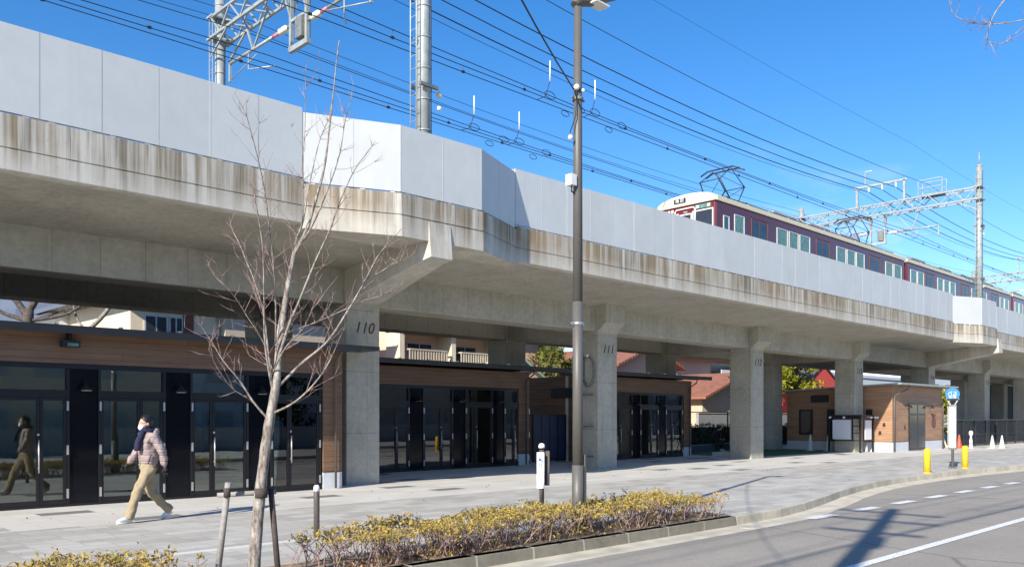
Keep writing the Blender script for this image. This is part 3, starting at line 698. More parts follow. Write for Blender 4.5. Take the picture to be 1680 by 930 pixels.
track_line(19.25, (12.50, 12.24, 12.02), 'overhead contact wires with looped jumper cables above the near track and train')
track_line(23.0, (12.36, 12.10, 11.93), 'overhead contact wires running lower, above the far track')
for y, z, sag, r, lb in ((20.1, 15.25, 0.75, 0.020, 'thick black feeder cable, highest of the long wires over the viaduct'),
                         (20.9, 15.25, 0.75, 0.018, 'black feeder cable hanging second below the highest wire'),
                         (21.7, 15.25, 0.70, 0.022, 'thick black feeder cable, third from the top over the tracks'),
                         (22.35, 15.45, 0.75, 0.010, 'thin wire just beneath the thick feeder cables'),
                         (26.4, 14.95, 0.5, 0.010, 'thin wire on the far side of the viaduct, upper of a pair'),
                         (26.4, 14.62, 0.5, 0.010, 'thin wire on the far side of the viaduct, lower of a pair'),
                         (18.2, 15.0, 0.6, 0.012, 'black wire on the near side, just above the near track wires'),
                         (24.2, 13.4, 0.4, 0.012, 'black wire above the far track between the two contact lines'),
                         (19.2, 17.6, 0.25, 0.006, 'hair-thin ground wire alone high in the sky')):
    b = MB(); b.tube(sagline(y, z, sag), r, 5); tag(b.build('feeder_wire', 'cable'), lb, 'wire', 'feeder wires along the railway')

# ================================================================ TRAIN
def train_car(xs, front, label):
    Lc = 18.35; y0, y1 = 17.9, 20.6; yc = 19.25; t = thing('train_car', label, 'train', (xs + Lc / 2, yc, 6.58), 'cars of the maroon train')
    zb, zc = 7.35, 10.03
    b = MB(); b.box(xs, xs + Lc, y0, y1, zb, zc); b.build('body', 'maroon', t, 0.05)
    # roof arch
    def arch(o, zlift=0.0, n=14):
        return [(yc + (1.35 + o) * math.cos(math.pi - math.pi * i / n), zc + 0.002 + zlift + (0.44 + o) * math.sin(math.pi * i / n) ** 0.72) for i in range(n + 1)]
    b = MB(); b.prism(arch(-0.02), xs + (0.35 if front else 0.02), xs + Lc - 0.02); rf = b.build('roof', 'train_roof', t)
    b = MB()
    for ya, yb in ((y0 - 0.03, y0 + 0.05), (y1 - 0.05, y1 + 0.03)): b.box(xs, xs + Lc, ya, yb, zc + 0.004, zc + 0.20)
    b.build('cornice', 'cream_paint', t, 0.02)
    if front:
        b = MB(); ax = arch(0.03, 0.006); rings = []
        for dx, sc in ((-0.10, 0.90), (0.0, 1.0), (0.9, 1.0)):
            rings.append([b.bm.verts.new((xs + dx, yc + (p[0] - yc) * (1 if sc == 1 else 0.985), zc + (p[1] - zc) * sc)) for p in ax])
        for A, B in zip(rings, rings[1:]):
            for i in range(len(ax)): b.bm.faces.new((A[i], A[(i + 1) % len(ax)], B[(i + 1) % len(ax)], B[i]))
        b.bm.faces.new(rings[0]); b.bm.faces.new(rings[-1][::-1]); b.build('front_dome', 'cream_paint', t)
        b = MB(); b.box(xs - 0.13, xs - 0.08, yc - 0.02, yc + 0.52, 10.16, 10.34); s1 = b.build('destination_sign', 'window_dark', t)
        text('sign_text', '梅 田', 0.17, (xs - 0.134, yc + 0.25, 10.245), 'white', s1, rot=(R(90), 0, R(-90)))
        fx = xs - 0.03
        b = MB(); b.box(fx, xs + 0.01, y0 + 0.06, y1 - 0.06, zb, zc - 0.003); b.build('front_panel', 'maroon_red', t, 0.02)
        for nm, ya, yb, z1 in (('front_window', y0 + 0.16, y0 + 1.0, 9.72), ('front_door_window', yc - 0.22, yc + 0.30, 9.66), ('front_window', y1 - 0.95, y1 - 0.18, 9.72)):
            b = MB(); b.box(fx - 0.02, fx + 0.005, ya, yb, 8.5, z1); o = b.build(nm, 'window_dark', t)
            b = MB()
            for (c, d, e, f) in ((ya - 0.05, ya, 8.45, z1 + 0.05), (yb, yb + 0.05, 8.45, z1 + 0.05)): b.box(fx - 0.03, fx, c, d, e, f)
            b.box(fx - 0.03, fx, ya, yb, z1, z1 + 0.05); b.build('frame', 'silver_frame', o)
        b = MB(); pts = [(fx - 0.035, yc - 0.42, 8.3), (fx - 0.035, yc - 0.42, 9.84), (fx - 0.035, yc - 0.36, 9.92), (fx - 0.035, yc + 0.44, 9.92), (fx - 0.035, yc + 0.50, 9.84), (fx - 0.035, yc + 0.50, 8.3)]
        b.tube(pts, 0.035, 6); b.build('door_surround', 'silver_frame', t)
        b = MB(); b.box(fx - 0.03, fx, y0 + 0.22, y0 + 0.92, 9.82, 9.98); o = b.build('head_sign', 'green_leaf' if False else 'curtain_green', t)
        b = MB(); b.box(fx - 0.035, fx - 0.03, y0 + 0.26, y0 + 0.38, 9.85, 9.95); b.box(fx - 0.035, fx - 0.03, y0 + 0.76, y0 + 0.88, 9.85, 9.95); b.build('marker', 'white', o)
        for k in range(4):
            b = MB(); b.box(fx - 0.03, fx, y1 - 0.28 - k * 0.16, y1 - 0.18 - k * 0.16, 9.84, 9.96); b.build('number_plate', 'silver_frame', t)
        text('running_number', '7003', 0.10, (fx - 0.012, yc + 0.04, 9.78), 'silver_frame', t, rot=(R(90), 0, R(-90)))
    def win(a, c, mat='train_glass', z1=9.67, thick=True):
        b = MB(); b.box(a, c, y0 - 0.006, y0 + 0.02, 8.60, z1); o = b.build('window', mat, t)
        b = MB(); fw = 0.05
        b.box(a - fw, a, y0 - 0.022, y0 + 0.01, 8.56, z1 + 0.03); b.box(c, c + fw, y0 - 0.022, y0 + 0.01, 8.56, z1 + 0.03); b.box(a, c, y0 - 0.02, y0 + 0.01, z1, z1 + 0.03); b.build('frame', 'silver_frame', o)
    def door(a, c):
        b = MB(); b.box(a, c, y0 - 0.004, y0 + 0.02, zb + 0.1, 9.75); d = b.build('door', 'maroon', t)
        m_ = (a + c) / 2
        for p, q in ((a + 0.10, m_ - 0.06), (m_ + 0.06, c - 0.10)):
            b = MB(); b.box(p, q, y0 - 0.012, y0, 8.6, 9.62); b.build('pane', 'door_glass', d)
        b = MB(); b.box(a - 0.03, a, y0 - 0.02, y0, zb + 0.1, 9.80); b.box(c, c + 0.03, y0 - 0.02, y0, zb + 0.1, 9.80); b.box(a - 0.03, c + 0.03, y0 - 0.02, y0, 9.77, 9.80); b.box(m_ - 0.012, m_ + 0.012, y0 - 0.010, y0, zb + 0.1, 9.75); b.build('trim', 'brown_trim', d)
    if front:
        win(xs + 0.52, xs + 0.85, 'train_glass', 9.5); win(xs + 1.32, xs + 1.98, 'curtain_green')
        for d in ((31.09, 32.36), (36.72, 37.99), (42.39, 43.63)): door(d[0] - 28.5 + xs, d[1] - 28.5 + xs)
        for w_ in ((33.18, 34.02), (34.23, 34.98), (35.19, 36.05), (38.80, 39.70), (39.90, 40.72), (40.92, 41.75), (44.39, 45.25), (45.47, 46.37)): win(w_[0] - 28.5 + xs, w_[1] - 28.5 + xs, 'curtain_green')
    else:
        for d in (2.7, 8.45, 14.2): door(xs + d, xs + d + 1.27)
        for w_ in (0.55, 1.55, 4.55, 5.55, 6.55, 10.3, 11.3, 12.3, 15.9, 16.9): win(xs + w_, xs + w_ + 0.82, 'curtain_green')
        b = MB(); b.box(xs - 0.02, xs + 0.12, y0 - 0.01, y0 + 0.1, zb, 9.9); b.build('end_corner', 'maroon_red', t)
    b = MB(); b.box(xs + Lc, xs + Lc + 0.3, yc - 0.8, yc + 0.8, 7.4, 9.6); b.build('gangway', 'black', t)
    for u in (5.3, 8.6, 11.7) if front else (2.0, 6.2, 10.2, 14.2):
        b = MB(); b.box(xs + u, xs + u + 2.1, yc - 0.85, yc + 0.85, 10.36, 10.62); b.build('roof_unit', 'train_roof', t, 0.04)
    for k in range(10): b = MB(); b.lathe((xs + 1.2 + k * 1.7, yc - 1.0, 10.22), [(0.03, 0), (0.06, 0.05), (0.03, 0.1), (0.05, 0.14), (0.02, 0.2)], 8); b.build('roof_insulator', 'insulator', t)
    b = MB(); b.tube([(xs + 0.9, yc - 1.0, 10.42), (xs + Lc - 0.6, yc - 1.0, 10.42)], 0.02, 5); b.build('roof_cable', 'cable', t)
    def pantograph(px_):
        b = MB()
        for dy in (-0.5, 0.5):
            b.bar((px_ - 0.9, yc + dy, 10.62), (px_ + 0.9, yc + dy, 10.62), 0.06)
        for dx in (-0.75, 0.75): b.bar((px_ + dx, yc - 0.7, 10.60), (px_ + dx, yc + 0.7, 10.60), 0.06)
        for dx in (-0.75, 0.75):
            for dy in (-.6, .6): b.bar((px_ + dx, yc + dy, 10.30), (px_ + dx, yc + dy, 10.6), 0.09)
        base = b.build('pantograph', 'panto', t)
        b = MB()
        for s_ in (-1, 1):
            for dy in (-0.55, 0.55):
                b.tube([(px_ + 0.35 * s_, yc + dy, 10.66), (px_ + 0.95 * s_, yc + dy * 0.85, 11.36)], 0.028, 6)
                b.tube([(px_ + 0.95 * s_, yc + dy * 0.85, 11.36), (px_ + 0.12 * s_, yc + dy * 0.7, 11.93)], 0.020, 6)
            b.tube([(px_ + 0.95 * s_, yc - 0.5, 11.36), (px_ + 0.95 * s_, yc + 0.5, 11.36)], 0.02, 6)
            b.tube([(px_ + 0.95 * s_, yc - 0.47, 11.36), (px_ + 0.12 * s_, yc + 0.38, 11.93)], 0.012, 5)
            b.tube([(px_ + 0.35 * s_, yc + 0.55, 10.66), (px_ + 0.95 * s_, yc - 0.47, 11.36)], 0.012, 5)
        b.build('folding_arms', 'panto', base)
        b = MB()
        for dx in (-0.2, 0.2):
            b.tube([(px_ + dx, yc - 0.92, 11.84), (px_ + dx, yc - 0.6, 11.98), (px_ + dx, yc + 0.6, 11.98), (px_ + dx, yc + 0.92, 11.84)], 0.032, 6)
        b.build('collector_head', 'panto', base)
    if front: pantograph(xs + 2.6); pantograph(xs + 15.0)
train_car(28.5, True, 'leading maroon train car with cream roof front, first behind the barrier')
train_car(47.15, False, 'second maroon train car, coupled behind the leading one')
train_car(65.8, False, 'third maroon train car, farthest in view at the right edge')

# ================================================================ SHOP BUILDINGS
def shop(name, label, x0, x1, yf, yb, bays, ww, pitch, x_first, splits, roofspan, zr, pier_r=None, pier_l=None, lamps=True):
    t = thing('shop_building', label, 'shop', ((x0 + x1) / 2, (yf + yb) / 2, 0), 'single storey shops under the viaduct')
    zt = 2.73
    b = MB(); b.box(x0, x1, yf - 0.06, yf + 0.14, zt, 3.30); b.build('fascia', 'wood', t)
    b = MB(); b.box(x0, x1, yb - 0.15, yb, 0, 3.30); b.build('rear_wall', 'inner_wall', t)
    for xa in (x0, x1 - 0.15):
        b = MB(); b.box(xa, xa + 0.15, yf + 0.142, yb - 0.152, 0, 3.30); b.build('side_wall', 'wood', t)
    b = MB(); b.box(x0 + 0.15, x1 - 0.15, yf + 0.15, yb - 0.15, 0.004, 0.05); b.build('floor', 'inner_floor', t)
    b = MB(); b.box(x0 + 0.155, x1 - 0.155, yf + 0.15, yb - 0.155, 2.75, 2.80); b.build('ceiling', 'inner_wall', t)
    for i in range(1):
        b = MB(); b.box((x0 + x1) / 2 - 0.06, (x0 + x1) / 2 + 0.06, yf + 0.6, yb - 0.2, 0.06, 2.74); b.build('partition', 'inner_wall', t)
    rx0, rx1, ry = roofspan
    b = MB(); b.box(rx0, rx1, ry, yf + 0.4, zr - 0.05, zr + 0.03); b.box(x0 - 0.05, x1 + 0.02, yf + 0.402, yb + 0.3, zr - 0.08, zr + 0.02); b.build('roof', 'roof_metal', t)
    b = MB(); b.box(rx0, rx1, ry - 0.06, ry, zr - 0.10, zr + 0.05); gt = b.build('gutter', 'roof_metal', t, 0.01)
    x = rx0 + 0.4
    while x < rx1: b = MB(); b.box(x, x + 0.05, ry - 0.065, ry + 0.04, zr + 0.05, zr + 0.08); b.build('gutter_clip', 'steel', gt); x += 1.15
    # black frame: sill, head, mullions
    xs_ = [x_first + pitch * k for k in range(bays)]
    ra, rb = x0 + (pier_l or 0.0), x1 - (pier_r or 0.0)
    b = MB(); b.box(ra, rb, yf - 0.03, yf + 0.10, 2.63, zt - 0.002); b.box(ra, rb, yf - 0.02, yf + 0.10, 0.0, 0.05)
    for a in xs_:
        b.box(a - 0.05, a, yf - 0.025, yf + 0.10, 0.05, 2.63); b.box(a + ww, a + ww + 0.05, yf - 0.025, yf + 0.10, 0.05, 2.63)
        b.box(a, a + ww, yf - 0.022, yf + 0.10, 2.08, 2.22)
    b.build('frame', 'black_frame', t)
    # solid black panels between bays
    edges_ = [ra] + [v for a in xs_ for v in (a - 0.05, a + ww + 0.05)] + [rb]
    for a, c in zip(edges_[0::2], edges_[1::2]):
        if c - a < 0.06: continue
        b = MB(); b.box(a + 0.004, c - 0.004, yf + 0.0, yf + 0.08, 0.052, 2.628); p = b.build('panel', 'black_panel', t)
        if c - a > 0.3 and lamps:
            m_ = (a + c) / 2
            b = MB(); b.tube([(m_, yf, 2.36), (m_, yf - 0.10, 2.40), (m_, yf - 0.16, 2.36)], 0.012, 6)
            b.lathe((m_, yf - 0.16, 2.22), [(0.125, 0.0), (0.12, 0.012), (0.05, 0.09), (0.02, 0.14)], 14); lm = b.build('wall_lamp', 'black', t)
            b = MB(); b.lathe((m_, yf - 0.16, 2.212), [(0.09, 0.0), (0.09, 0.006)], 12); b.build('lamp_disc', 'white', lm)
    for a, sp in zip(xs_, splits):
        b = MB(); b.box(a, a + ww, yf + 0.03, yf + 0.042, 2.22, 2.63); b.build('transom_window', 'shop_glass', t)
        cut = a + (ww * 0.62 if sp == 'L' else ww * 0.36)
        for p, q, wide in ((a, cut, sp == 'L'), (cut, a + ww, sp != 'L')):
            fr = MB(); s_ = 0.055
            fr.box(p + 0.004, p + s_, yf - 0.012, yf + 0.035, 0.055, 2.075); fr.box(q - s_, q - 0.004, yf - 0.012, yf + 0.035, 0.055, 2.075)
            fr.box(p + s_, q - s_, yf - 0.010, yf + 0.035, 0.055, 0.14); fr.box(p + s_, q - s_, yf - 0.010, yf + 0.035, 2.02, 2.075)
            d = fr.build('door', 'black_frame', t)
            b = MB(); b.box(p + s_, q - s_, yf + 0.008, yf + 0.018, 0.14, 2.02); b.build('pane', 'shop_glass', d)
            hx = p + 0.03 if sp == 'L' and not wide or sp != 'L' and not wide else p + 0.03
            if wide:
                hx = (q - 0.03) if sp == 'L' else (p + 0.03)
                b = MB(); b.tube([(hx, yf - 0.06, 0.66), (hx, yf - 0.06, 1.28)], 0.014, 8); b.bar((hx, yf - 0.06, 0.75), (hx, yf - 0.01, 0.75), 0.02); b.bar((hx, yf - 0.06, 1.2), (hx, yf - 0.01, 1.2), 0.02)
                b.build('handle', 'steel', d)
                b = MB(); b.lathe((hx, yf - 0.02, 1.36), [(0.022, 0), (0.022, 0.04)], 8); b.build('lock', 'steel', d)
            hj = p - 0.012 if p == a else q + 0.012
            for z in (0.25, 1.08, 1.92):
                b = MB(); b.box(hj - 0.018, hj + 0.018, yf - 0.045, yf - 0.026, z - 0.09, z + 0.09); b.build('hinge', 'steel', d)
    if pier_r:
        b = MB(); b.box(x1 - pier_r + 0.003, x1, yf - 0.05, yf + 0.14, 0.42, zt - 0.003); b.build('end_pier', 'wood', t)
        b = MB(); b.box(x1 - pier_r + 0.003, x1 + 0.002, yf - 0.045, yf + 0.14, 0.0, 0.40); b.box(x1 - 0.15, x1 + 0.004, yf + 0.142, yf + 1.2, 0.0, 0.40); b.build('plinth', 'plinth', t)
        b = MB(); b.box(x1 - pier_r + 0.003, x1, yf - 0.055, yf + 0.138, 0.40, 0.42); b.build('flashing', 'black', t)
        px_ = x1 - pier_r * 0.42
        b = MB(); b.tube([(px_, yf - 0.12, 0.02), (px_, yf - 0.12, 3.0), (px_ , ry + 0.05, 3.22), (px_, ry + 0.05, zr - 0.04)], 0.028, 10); b.build('downpipe', 'bollard_paint', t)
    return t
s1 = shop('a', 'long wood and black glass shop with four glazed bays, left of column 110', -9.0, 11.45, 17.6, 25.0, 11, 1.22, 1.84, 5.94 - 1.84 * 8 + 0.0, ['L', 'L', 'L', 'R', 'L', 'R', 'L', 'L', 'L', 'R', 'R'], (-9.2, 11.7, 17.2), 3.37, pier_r=0.52)
b = MB(); b.box(11.702, 12.27, 17.14, 17.95, 3.32, 3.42); b.build('gutter_end', 'roof_metal', s1, 0.01)
b = MB(); b.box(5.30, 5.36, 17.42, 17.54, 3.15, 3.3); b.box(5.17, 5.49, 17.34, 17.50, 3.03, 3.151); o = b.build('exit_light', 'black', s1)
b = MB(); b.box(5.26, 5.46, 17.332, 17.339, 3.045, 3.105); b.build('lamp_face', 'curtain_green', o)
s2 = shop('b', 'recessed shop with wood fascia and black glass doors, between columns 110 and 111', 13.2, 21.85, 21.5, 26.0, 5, 1.17, 1.80, 12.87 + 1.8 * 0 + 0.62, ['L', 'L', 'L', 'R', 'R'], (13.0, 24.4, 20.95), 3.44, pier_r=0.50)
s3 = shop('c', 'recessed wooden shop with pale curtains in its glass doors, right of column 111', 24.8, 32.1, 21.5, 22.35, 4, 1.17, 1.79, 24.9 + 0.0, ['R', 'R', 'L', 'R'], (24.402, 32.9, 20.95), 3.44, pier_r=0.55)
b = MB(); b.box(24.8, 24.95, 22.352, 25.8, 0, 3.3); b.build('side_wall', 'wood', s3)
b = MB(); b.box(24.952, 31.3, 25.65, 25.8, 0, 3.3); b.build('rear_wall', 'inner_wall', s3)
b = MB(); b.box(24.76, 24.797, 21.75, 23.1, 2.45, 2.85); b.build('vent', 'black', s3)
b = MB(); b.tube([(24.74, 21.9, 0.05), (24.74, 21.9, 2.9), (24.74, 21.3, 3.3)], 0.03, 8); b.build('downpipe', 'bollard_paint', s3)
for a in (26.0, 29.4, 30.6):
    b = MB(); n = 24; pts = [(a + 0.05 + 0.9 * i / n, 21.75 + 0.03 * math.sin(i * 1.9)) for i in range(n + 1)]
    for p, q in zip(pts, pts[1:]): b.poly([(p[0], p[1], 0.1), (q[0], q[1], 0.1), (q[0], q[1], 2.6), (p[0], p[1], 2.6)])
    tag(b.build('curtain', 'curtain', s3))
# navy lockers / gate between shops
t = thing('metal_gate', 'dark navy panelled gate in the shade between two shops', 'gate', (23.9, 22.4, 0))
b = MB(); b.box(22.95, 24.78, 22.30, 22.36, 0.05, 0.12); b.box(22.95, 24.78, 22.30, 22.36, 0.88, 0.94); b.box(22.95, 24.78, 22.30, 22.36, 1.74, 1.80)
for k in range(5): b.box(22.95 + k * 0.446, 23.0 + k * 0.446, 22.295, 22.365, 0.02, 1.82)
b.build('frame', 'black', t)
for k in range(4):
    for z0, z1 in ((0.12, 0.88), (0.94, 1.74)):
        b = MB(); b.box(23.005 + k * 0.446, 23.391 + k * 0.446, 22.315, 22.345, z0, z1); b.build('panel', 'navy', t)

# ---- station kiosk building (wood) on the right
t = thing('kiosk_building', 'low wooden building with a pale base and thin flat roof, behind the notice board', 'building', (45.7, 19.5, 0))
kx0, kx1, ky0, ky1 = 42.4, 49.1, 16.78, 22.3
b = MB(); b.box(kx0, kx1, ky0, ky1, 0.50, 3.05); b.build('wall', 'wood_tan', t)
b = MB(); b.box(kx0 - 0.01, kx1 + 0.01, ky0 - 0.01, ky1, 0.0, 0.48); b.build('plinth', 'plinth', t)
b = MB(); b.box(kx0 - 0.015, kx1 + 0.015, ky0 - 0.015, ky1, 0.48, 0.50); b.build('flashing', 'black', t)
b = MB(); b.prism([(ky0 - 0.55, 3.38), (ky0 - 0.55, 3.30), (ky1 + 0.2, 3.06), (ky1 + 0.2, 3.14)], kx0 - 0.25, kx1 + 0.9); b.build('roof', 'galv', t)
b = MB(); b.prism([(ky0, 3.05), (ky1, 3.05), (ky1, 3.07), (ky0, 3.26)], kx0, kx1); b.build('eaves_wall', 'wood_tan', t)
for (ya, yb, z0, z1) in ((20.85, 21.6, 0.80, 2.12), (19.2, 20.08, 0.55, 2.12), (17.75, 18.05, 1.8, 2.1)):
    b = MB(); b.box(kx0 - 0.04, kx0 - 0.002, ya, yb, z0, z1); w_ = b.build('window', 'black_frame', t)
    b = MB(); b.box(kx0 - 0.048, kx0 - 0.041, ya + 0.12, yb - 0.12, z0 + 0.1, z1 - 0.1); b.build('pane', 'window_dark', w_)
b = MB(); b.box(kx0 - 0.05, kx0 - 0.002, 20.0, 20.95, 2.48, 2.86); b.build('vent', 'black', t)
b = MB(); b.tube([(kx0 + 0.12, ky0 - 0.07, 0.03), (kx0 + 0.12, ky0 - 0.07, 2.75), (kx0 + 0.9, ky0 - 0.45, 3.12), (kx0 + 0.9, ky0 - 0.5, 3.28)], 0.035, 8); b.build('downpipe', 'bollard_paint', t)
b = MB(); b.tube([(kx1 - 0.05, ky0 - 0.07, 0.03), (kx1 - 0.05, ky0 - 0.07, 2.7), (kx1 + 0.7, ky0 - 0.45, 3.1), (kx1 + 0.7, ky0 - 0.5, 3.28)], 0.035, 8); b.build('downpipe', 'bollard_paint', t)
b = MB(); b.box(44.4, 46.6, ky0 - 0.03, ky0 - 0.012, 0.03, 2.43); d = b.build('door', 'black_frame', t)
for a, c in ((44.5, 45.45), (45.6, 46.5)):
    for z0, z1 in ((0.15, 1.80), (1.9, 2.34)):
        b = MB(); b.box(a, c, ky0 - 0.038, ky0 - 0.031, z0, z1); b.build('pane', 'window_dark', d)
for x in (44.05, 47.0):
    b = MB(); b.bar((x, ky0, 2.3), (x, ky0 - 0.22, 2.33), 0.03); b.lathe((x, ky0 - 0.24, 2.17), [(0.1, 0), (0.1, 0.02), (0.03, 0.14)], 10); b.build('wall_lamp', 'black', t)
for y, z in ((17.15, 1.32), (17.35, 0.92)):
    b = MB(); b.lathe((kx0 - 0.08, y, z), [(0.07, 0), (0.07, 0.02), (0.03, 0.10)], 10); b.bar((kx0, y, z + 0.1), (kx0 - 0.08, y, z + 0.1), 0.03); b.build('wall_light', 'black', t)
b = MB(); b.lathe((0, 0, 0), [(0.26, 0), (0.26, 0.02)], 20)
for v in b.bm.verts: v.co = Vector((47.85 + v.co.x, ky0 - 0.012 - v.co.z, 1.42 + v.co.y))
o = b.build('wall_sign', 'maroon_red', t)
text('wall_sign_text', '寄り道', 0.18, (47.85, ky0 - 0.01, 1.80), 'maroon_red', t)
b = MB(); b.box(43.9, 43.98, ky0 - 0.03, ky0, 1.1, 1.3); b.build('meter', 'black', t)

# ---- notice board
t = thing('notice_board', 'black L-shaped notice board holding two blank pale posters', 'notice board', (40.65, 17.6, 0))
b = MB()
for (x, y) in ((40.65, 17.6), (40.65, 19.15), (42.1, 17.6)): b.bar((x, y, 0), (x, y, 1.80), 0.08)
b.box(40.60, 40.70, 17.62, 19.2, 1.62, 1.82); b.box(40.702, 42.14, 17.55, 17.65, 1.62, 1.82); b.bar((40.65, 17.6, 0.58), (40.65, 19.15, 0.58), 0.05); b.bar((40.65, 17.6, 0.58), (42.1, 17.6, 0.58), 0.05)
b.bar((40.65, 17.98, 0.6), (40.65, 17.98, 1.62), 0.05)
for z in (0.95, 1.28): b.bar((40.65, 17.62, z), (40.65, 17.98, z), 0.03)
b.build('frame', 'black', t)
b = MB(); b.box(40.60, 40.63, 18.05, 18.95, 0.64, 1.58); b.build('poster', 'poster', t)
b = MB(); b.box(41.15, 41.85, 17.56, 17.60, 0.62, 1.56); b.build('poster', 'poster', t)
for (x, y, dx, dy) in ((40.6, 19.0, -0.2, 0), (40.6, 18.3, -0.2, 0), (41.3, 17.55, 0, -0.2), (41.8, 17.55, 0, -0.2), (42.05, 17.55, 0, -0.2)):
    b = MB(); b.bar((x, y, 1.72), (x + dx, y + dy, 1.72), 0.025); b.ball((x + dx, y + dy, 1.70), 0.055); b.build('spotlight', 'white', t)

# ================================================================ STREET FURNITURE
# street lamp
lx, ly = 9.48, 8.3
t = thing('street_lamp', 'tall dark bronze street lamp rising from behind the hedge', 'street lamp', (lx, ly, 0))
b = MB(); b.tube([(lx, ly, 0), (lx, ly, 1.0)], 0.086, 24); b.tube([(lx, ly, 1.0), (lx, ly, 3.4)], 0.077, 24); b.tube([(lx, ly, 3.4), (lx, ly, 7.74)], [0.073, 0.058], 24); b.build('pole', 'pole_paint', t)
b = MB(); b.box(lx + 0.075, lx + 0.12, ly - 0.07, ly + 0.05, 0.0, 1.15); b.build('control_box', 'pole_paint', t, 0.01)
b = MB(); b.tube([(lx - 0.07, ly, 7.74), (lx, ly, 7.84), (lx + 0.18, ly - 0.1, 7.88), (lx + 0.62, ly - 0.35, 7.98)], [0.06, 0.10, 0.11, 0.03], 12); b.build('lamp_head', 'pole_paint', t)
b = MB(); b.box(lx + 0.12, lx + 0.42, ly - 0.26, ly - 0.06, 7.785, 7.805); b.build('lamp_lens', 'insulator', t)
for z, nm in ((3.05, 'strap'), (6.35, 'strap')):
    b = MB(); b.tube([(lx, ly, z), (lx, ly, z + 0.05)], 0.082, 20); b.bar((lx - 0.14, ly, z + 0.03), (lx + 0.14, ly, z + 0.03), 0.025); b.build(nm, 'steel' if z < 4 else 'galv_dark', t)
for q, rr in (((lx - 0.08, ly - 0.05, 6.52), 0.045), ((lx + 0.05, ly - 0.06, 6.50), 0.03), ((lx - 0.16, ly, 5.78), 0.038)): b = MB(); b.ball(q, rr); b.build('cable_insulator', 'insulator', t)
b = MB(); b.box(lx - 0.20, lx - 0.09, ly - 0.06, ly + 0.06, 5.08, 5.24); b.build('sensor_box', 'white', t)
b = MB(); b.tube([(lx - 0.13, ly, 5.08), (lx - 0.14, ly, 5.0), (lx - 0.07, ly, 4.98)], 0.012, 6); b.tube([(lx - 0.08, ly - 0.05, 6.5), (lx - 0.10, ly - 0.05, 6.1), (lx - 0.17, ly, 5.85)], 0.008, 5); b.build('lead', 'cable', t)
# service cable from the lamp to the pole behind the camera
b = MB(); A = Vector((lx - 0.09, ly, 6.5)); Bp = Vector((-2.8, 1.1, 7.4))
b.tube([A.lerp(Bp, i / 12) - Vector((0, 0, 0.5 * 4 * (i / 12) * (1 - i / 12))) for i in range(13)], 0.012, 6); tag(b.build('service_cable', 'cable'), 'single black cable slanting up from the street lamp out of the picture', 'cable')

# bollard by the tree
def bollard(x, y, h, r, mat, capm, label, group=None):
    t = thing('bollard', label, 'bollard', (x, y, 0), group)
    b = MB(); b.lathe((x, y, 0), [(r, 0), (r, h - 0.10), (r * 0.98, h - 0.098)], 20); b.build('post', mat, t)
    b = MB(); b.lathe((x, y, h - 0.098), [(r * 1.04, 0), (r * 1.04, 0.05), (r * 0.9, 0.075), (r * 0.5, 0.09)], 20); b.build('cap', capm, t)
bollard(6.50, 10.61, 0.75, 0.042, 'bollard_paint', 'white', 'slim dark brown bollard with a white cap beside the bare tree')
b = MB()
def ybol(x, y, label):
    t = thing('yellow_bollard', label, 'bollard', (x, y, 0), 'yellow bollards by the kerb')
    b = MB(); b.lathe((x, y, 0), [(0.10, 0), (0.10, 0.68), (0.085, 0.735), (0.03, 0.75)], 20); b.build('post', 'yellow', t)
    b = MB(); b.lathe((x, y, 0), [(0.125, 0), (0.12, 0.02), (0.101, 0.03)], 20); b.build('base_ring', 'yellow', t)
ybol(27.3, 9.76, 'yellow bollard at the kerb, left of the bus stop pole'); ybol(30.8, 9.80, 'yellow bollard at the kerb, right of the bus stop pole')
# bus stop
bx, by = 30.6, 10.12; t = thing('bus_stop_sign', 'bus stop pole with a round blue head and long white timetable panel', 'bus stop sign', (bx, by, 0))
b = MB(); b.lathe((bx, by, 0), [(0.14, 0), (0.14, 0.02), (0.045, 0.03), (0.045, 0.62)], 16); b.build('foot', 'bollard_paint', t)
b = MB(); b.box(bx - 0.125, bx + 0.125, by - 0.06, by + 0.06, 0.62, 2.12); b.build('column', 'galv_dark', t, 0.02)
b = MB(); b.box(bx - 0.095, bx + 0.095, by - 0.078, by - 0.062, 0.70, 2.05); pp = b.build('timetable', 'white', t)
b = MB(); b.box(bx - 0.141, bx - 0.127, by - 0.05, by + 0.05, 0.70, 2.05); b.build('timetable', 'white', t)
text('stop_name', '市\n営\n前', 0.16, (bx, by - 0.082, 1.45), 'sign_text', pp)
b = MB()
for s_ in (-1, 1): b.bar((bx + 0.05 * s_, by, 2.1), (bx + 0.19 * s_, by, 2.34), 0.035)
b.build('fork', 'galv', t)
b = MB(); b.lathe((0, 0, 0), [(0.215, -0.04), (0.215, 0.04)], 28)
for v in b.bm.verts: v.co = Vector((bx + v.co.x, by + v.co.z, max(2.33, 2.48 + v.co.y)))
hd = b.build('round_head', 'blue_sign', t)
b = MB(); b.box(bx - 0.18, bx + 0.18, by - 0.045, by + 0.045, 2.28, 2.328); b.build('head_rim', 'black', t)
t.rotation_euler = (0, 0, R(-76))
text('head_text', 'バス', 0.15, (bx, by - 0.046, 2.50), 'white', hd); text('head_text', '松尾', 0.12, (bx, by - 0.046, 2.385), 'white', hd)
# place name post behind the hedge
gx_, gy_ = 9.97, 9.5; t = thing('name_post', 'low brown post with a narrow white name plate, behind the hedge', 'sign post', (gx_, gy_, 0))
b = MB(); b.lathe((gx_, gy_, 0), [(0.040, 0), (0.040, 1.18)], 14); b.build('post', 'bollard_paint', t)
b = MB(); b.lathe((gx_, gy_, 1.205), [(0.05, 0), (0.055, 0.03), (0.04, 0.07), (0.015, 0.08)], 14); b.build('cap', 'white', t)
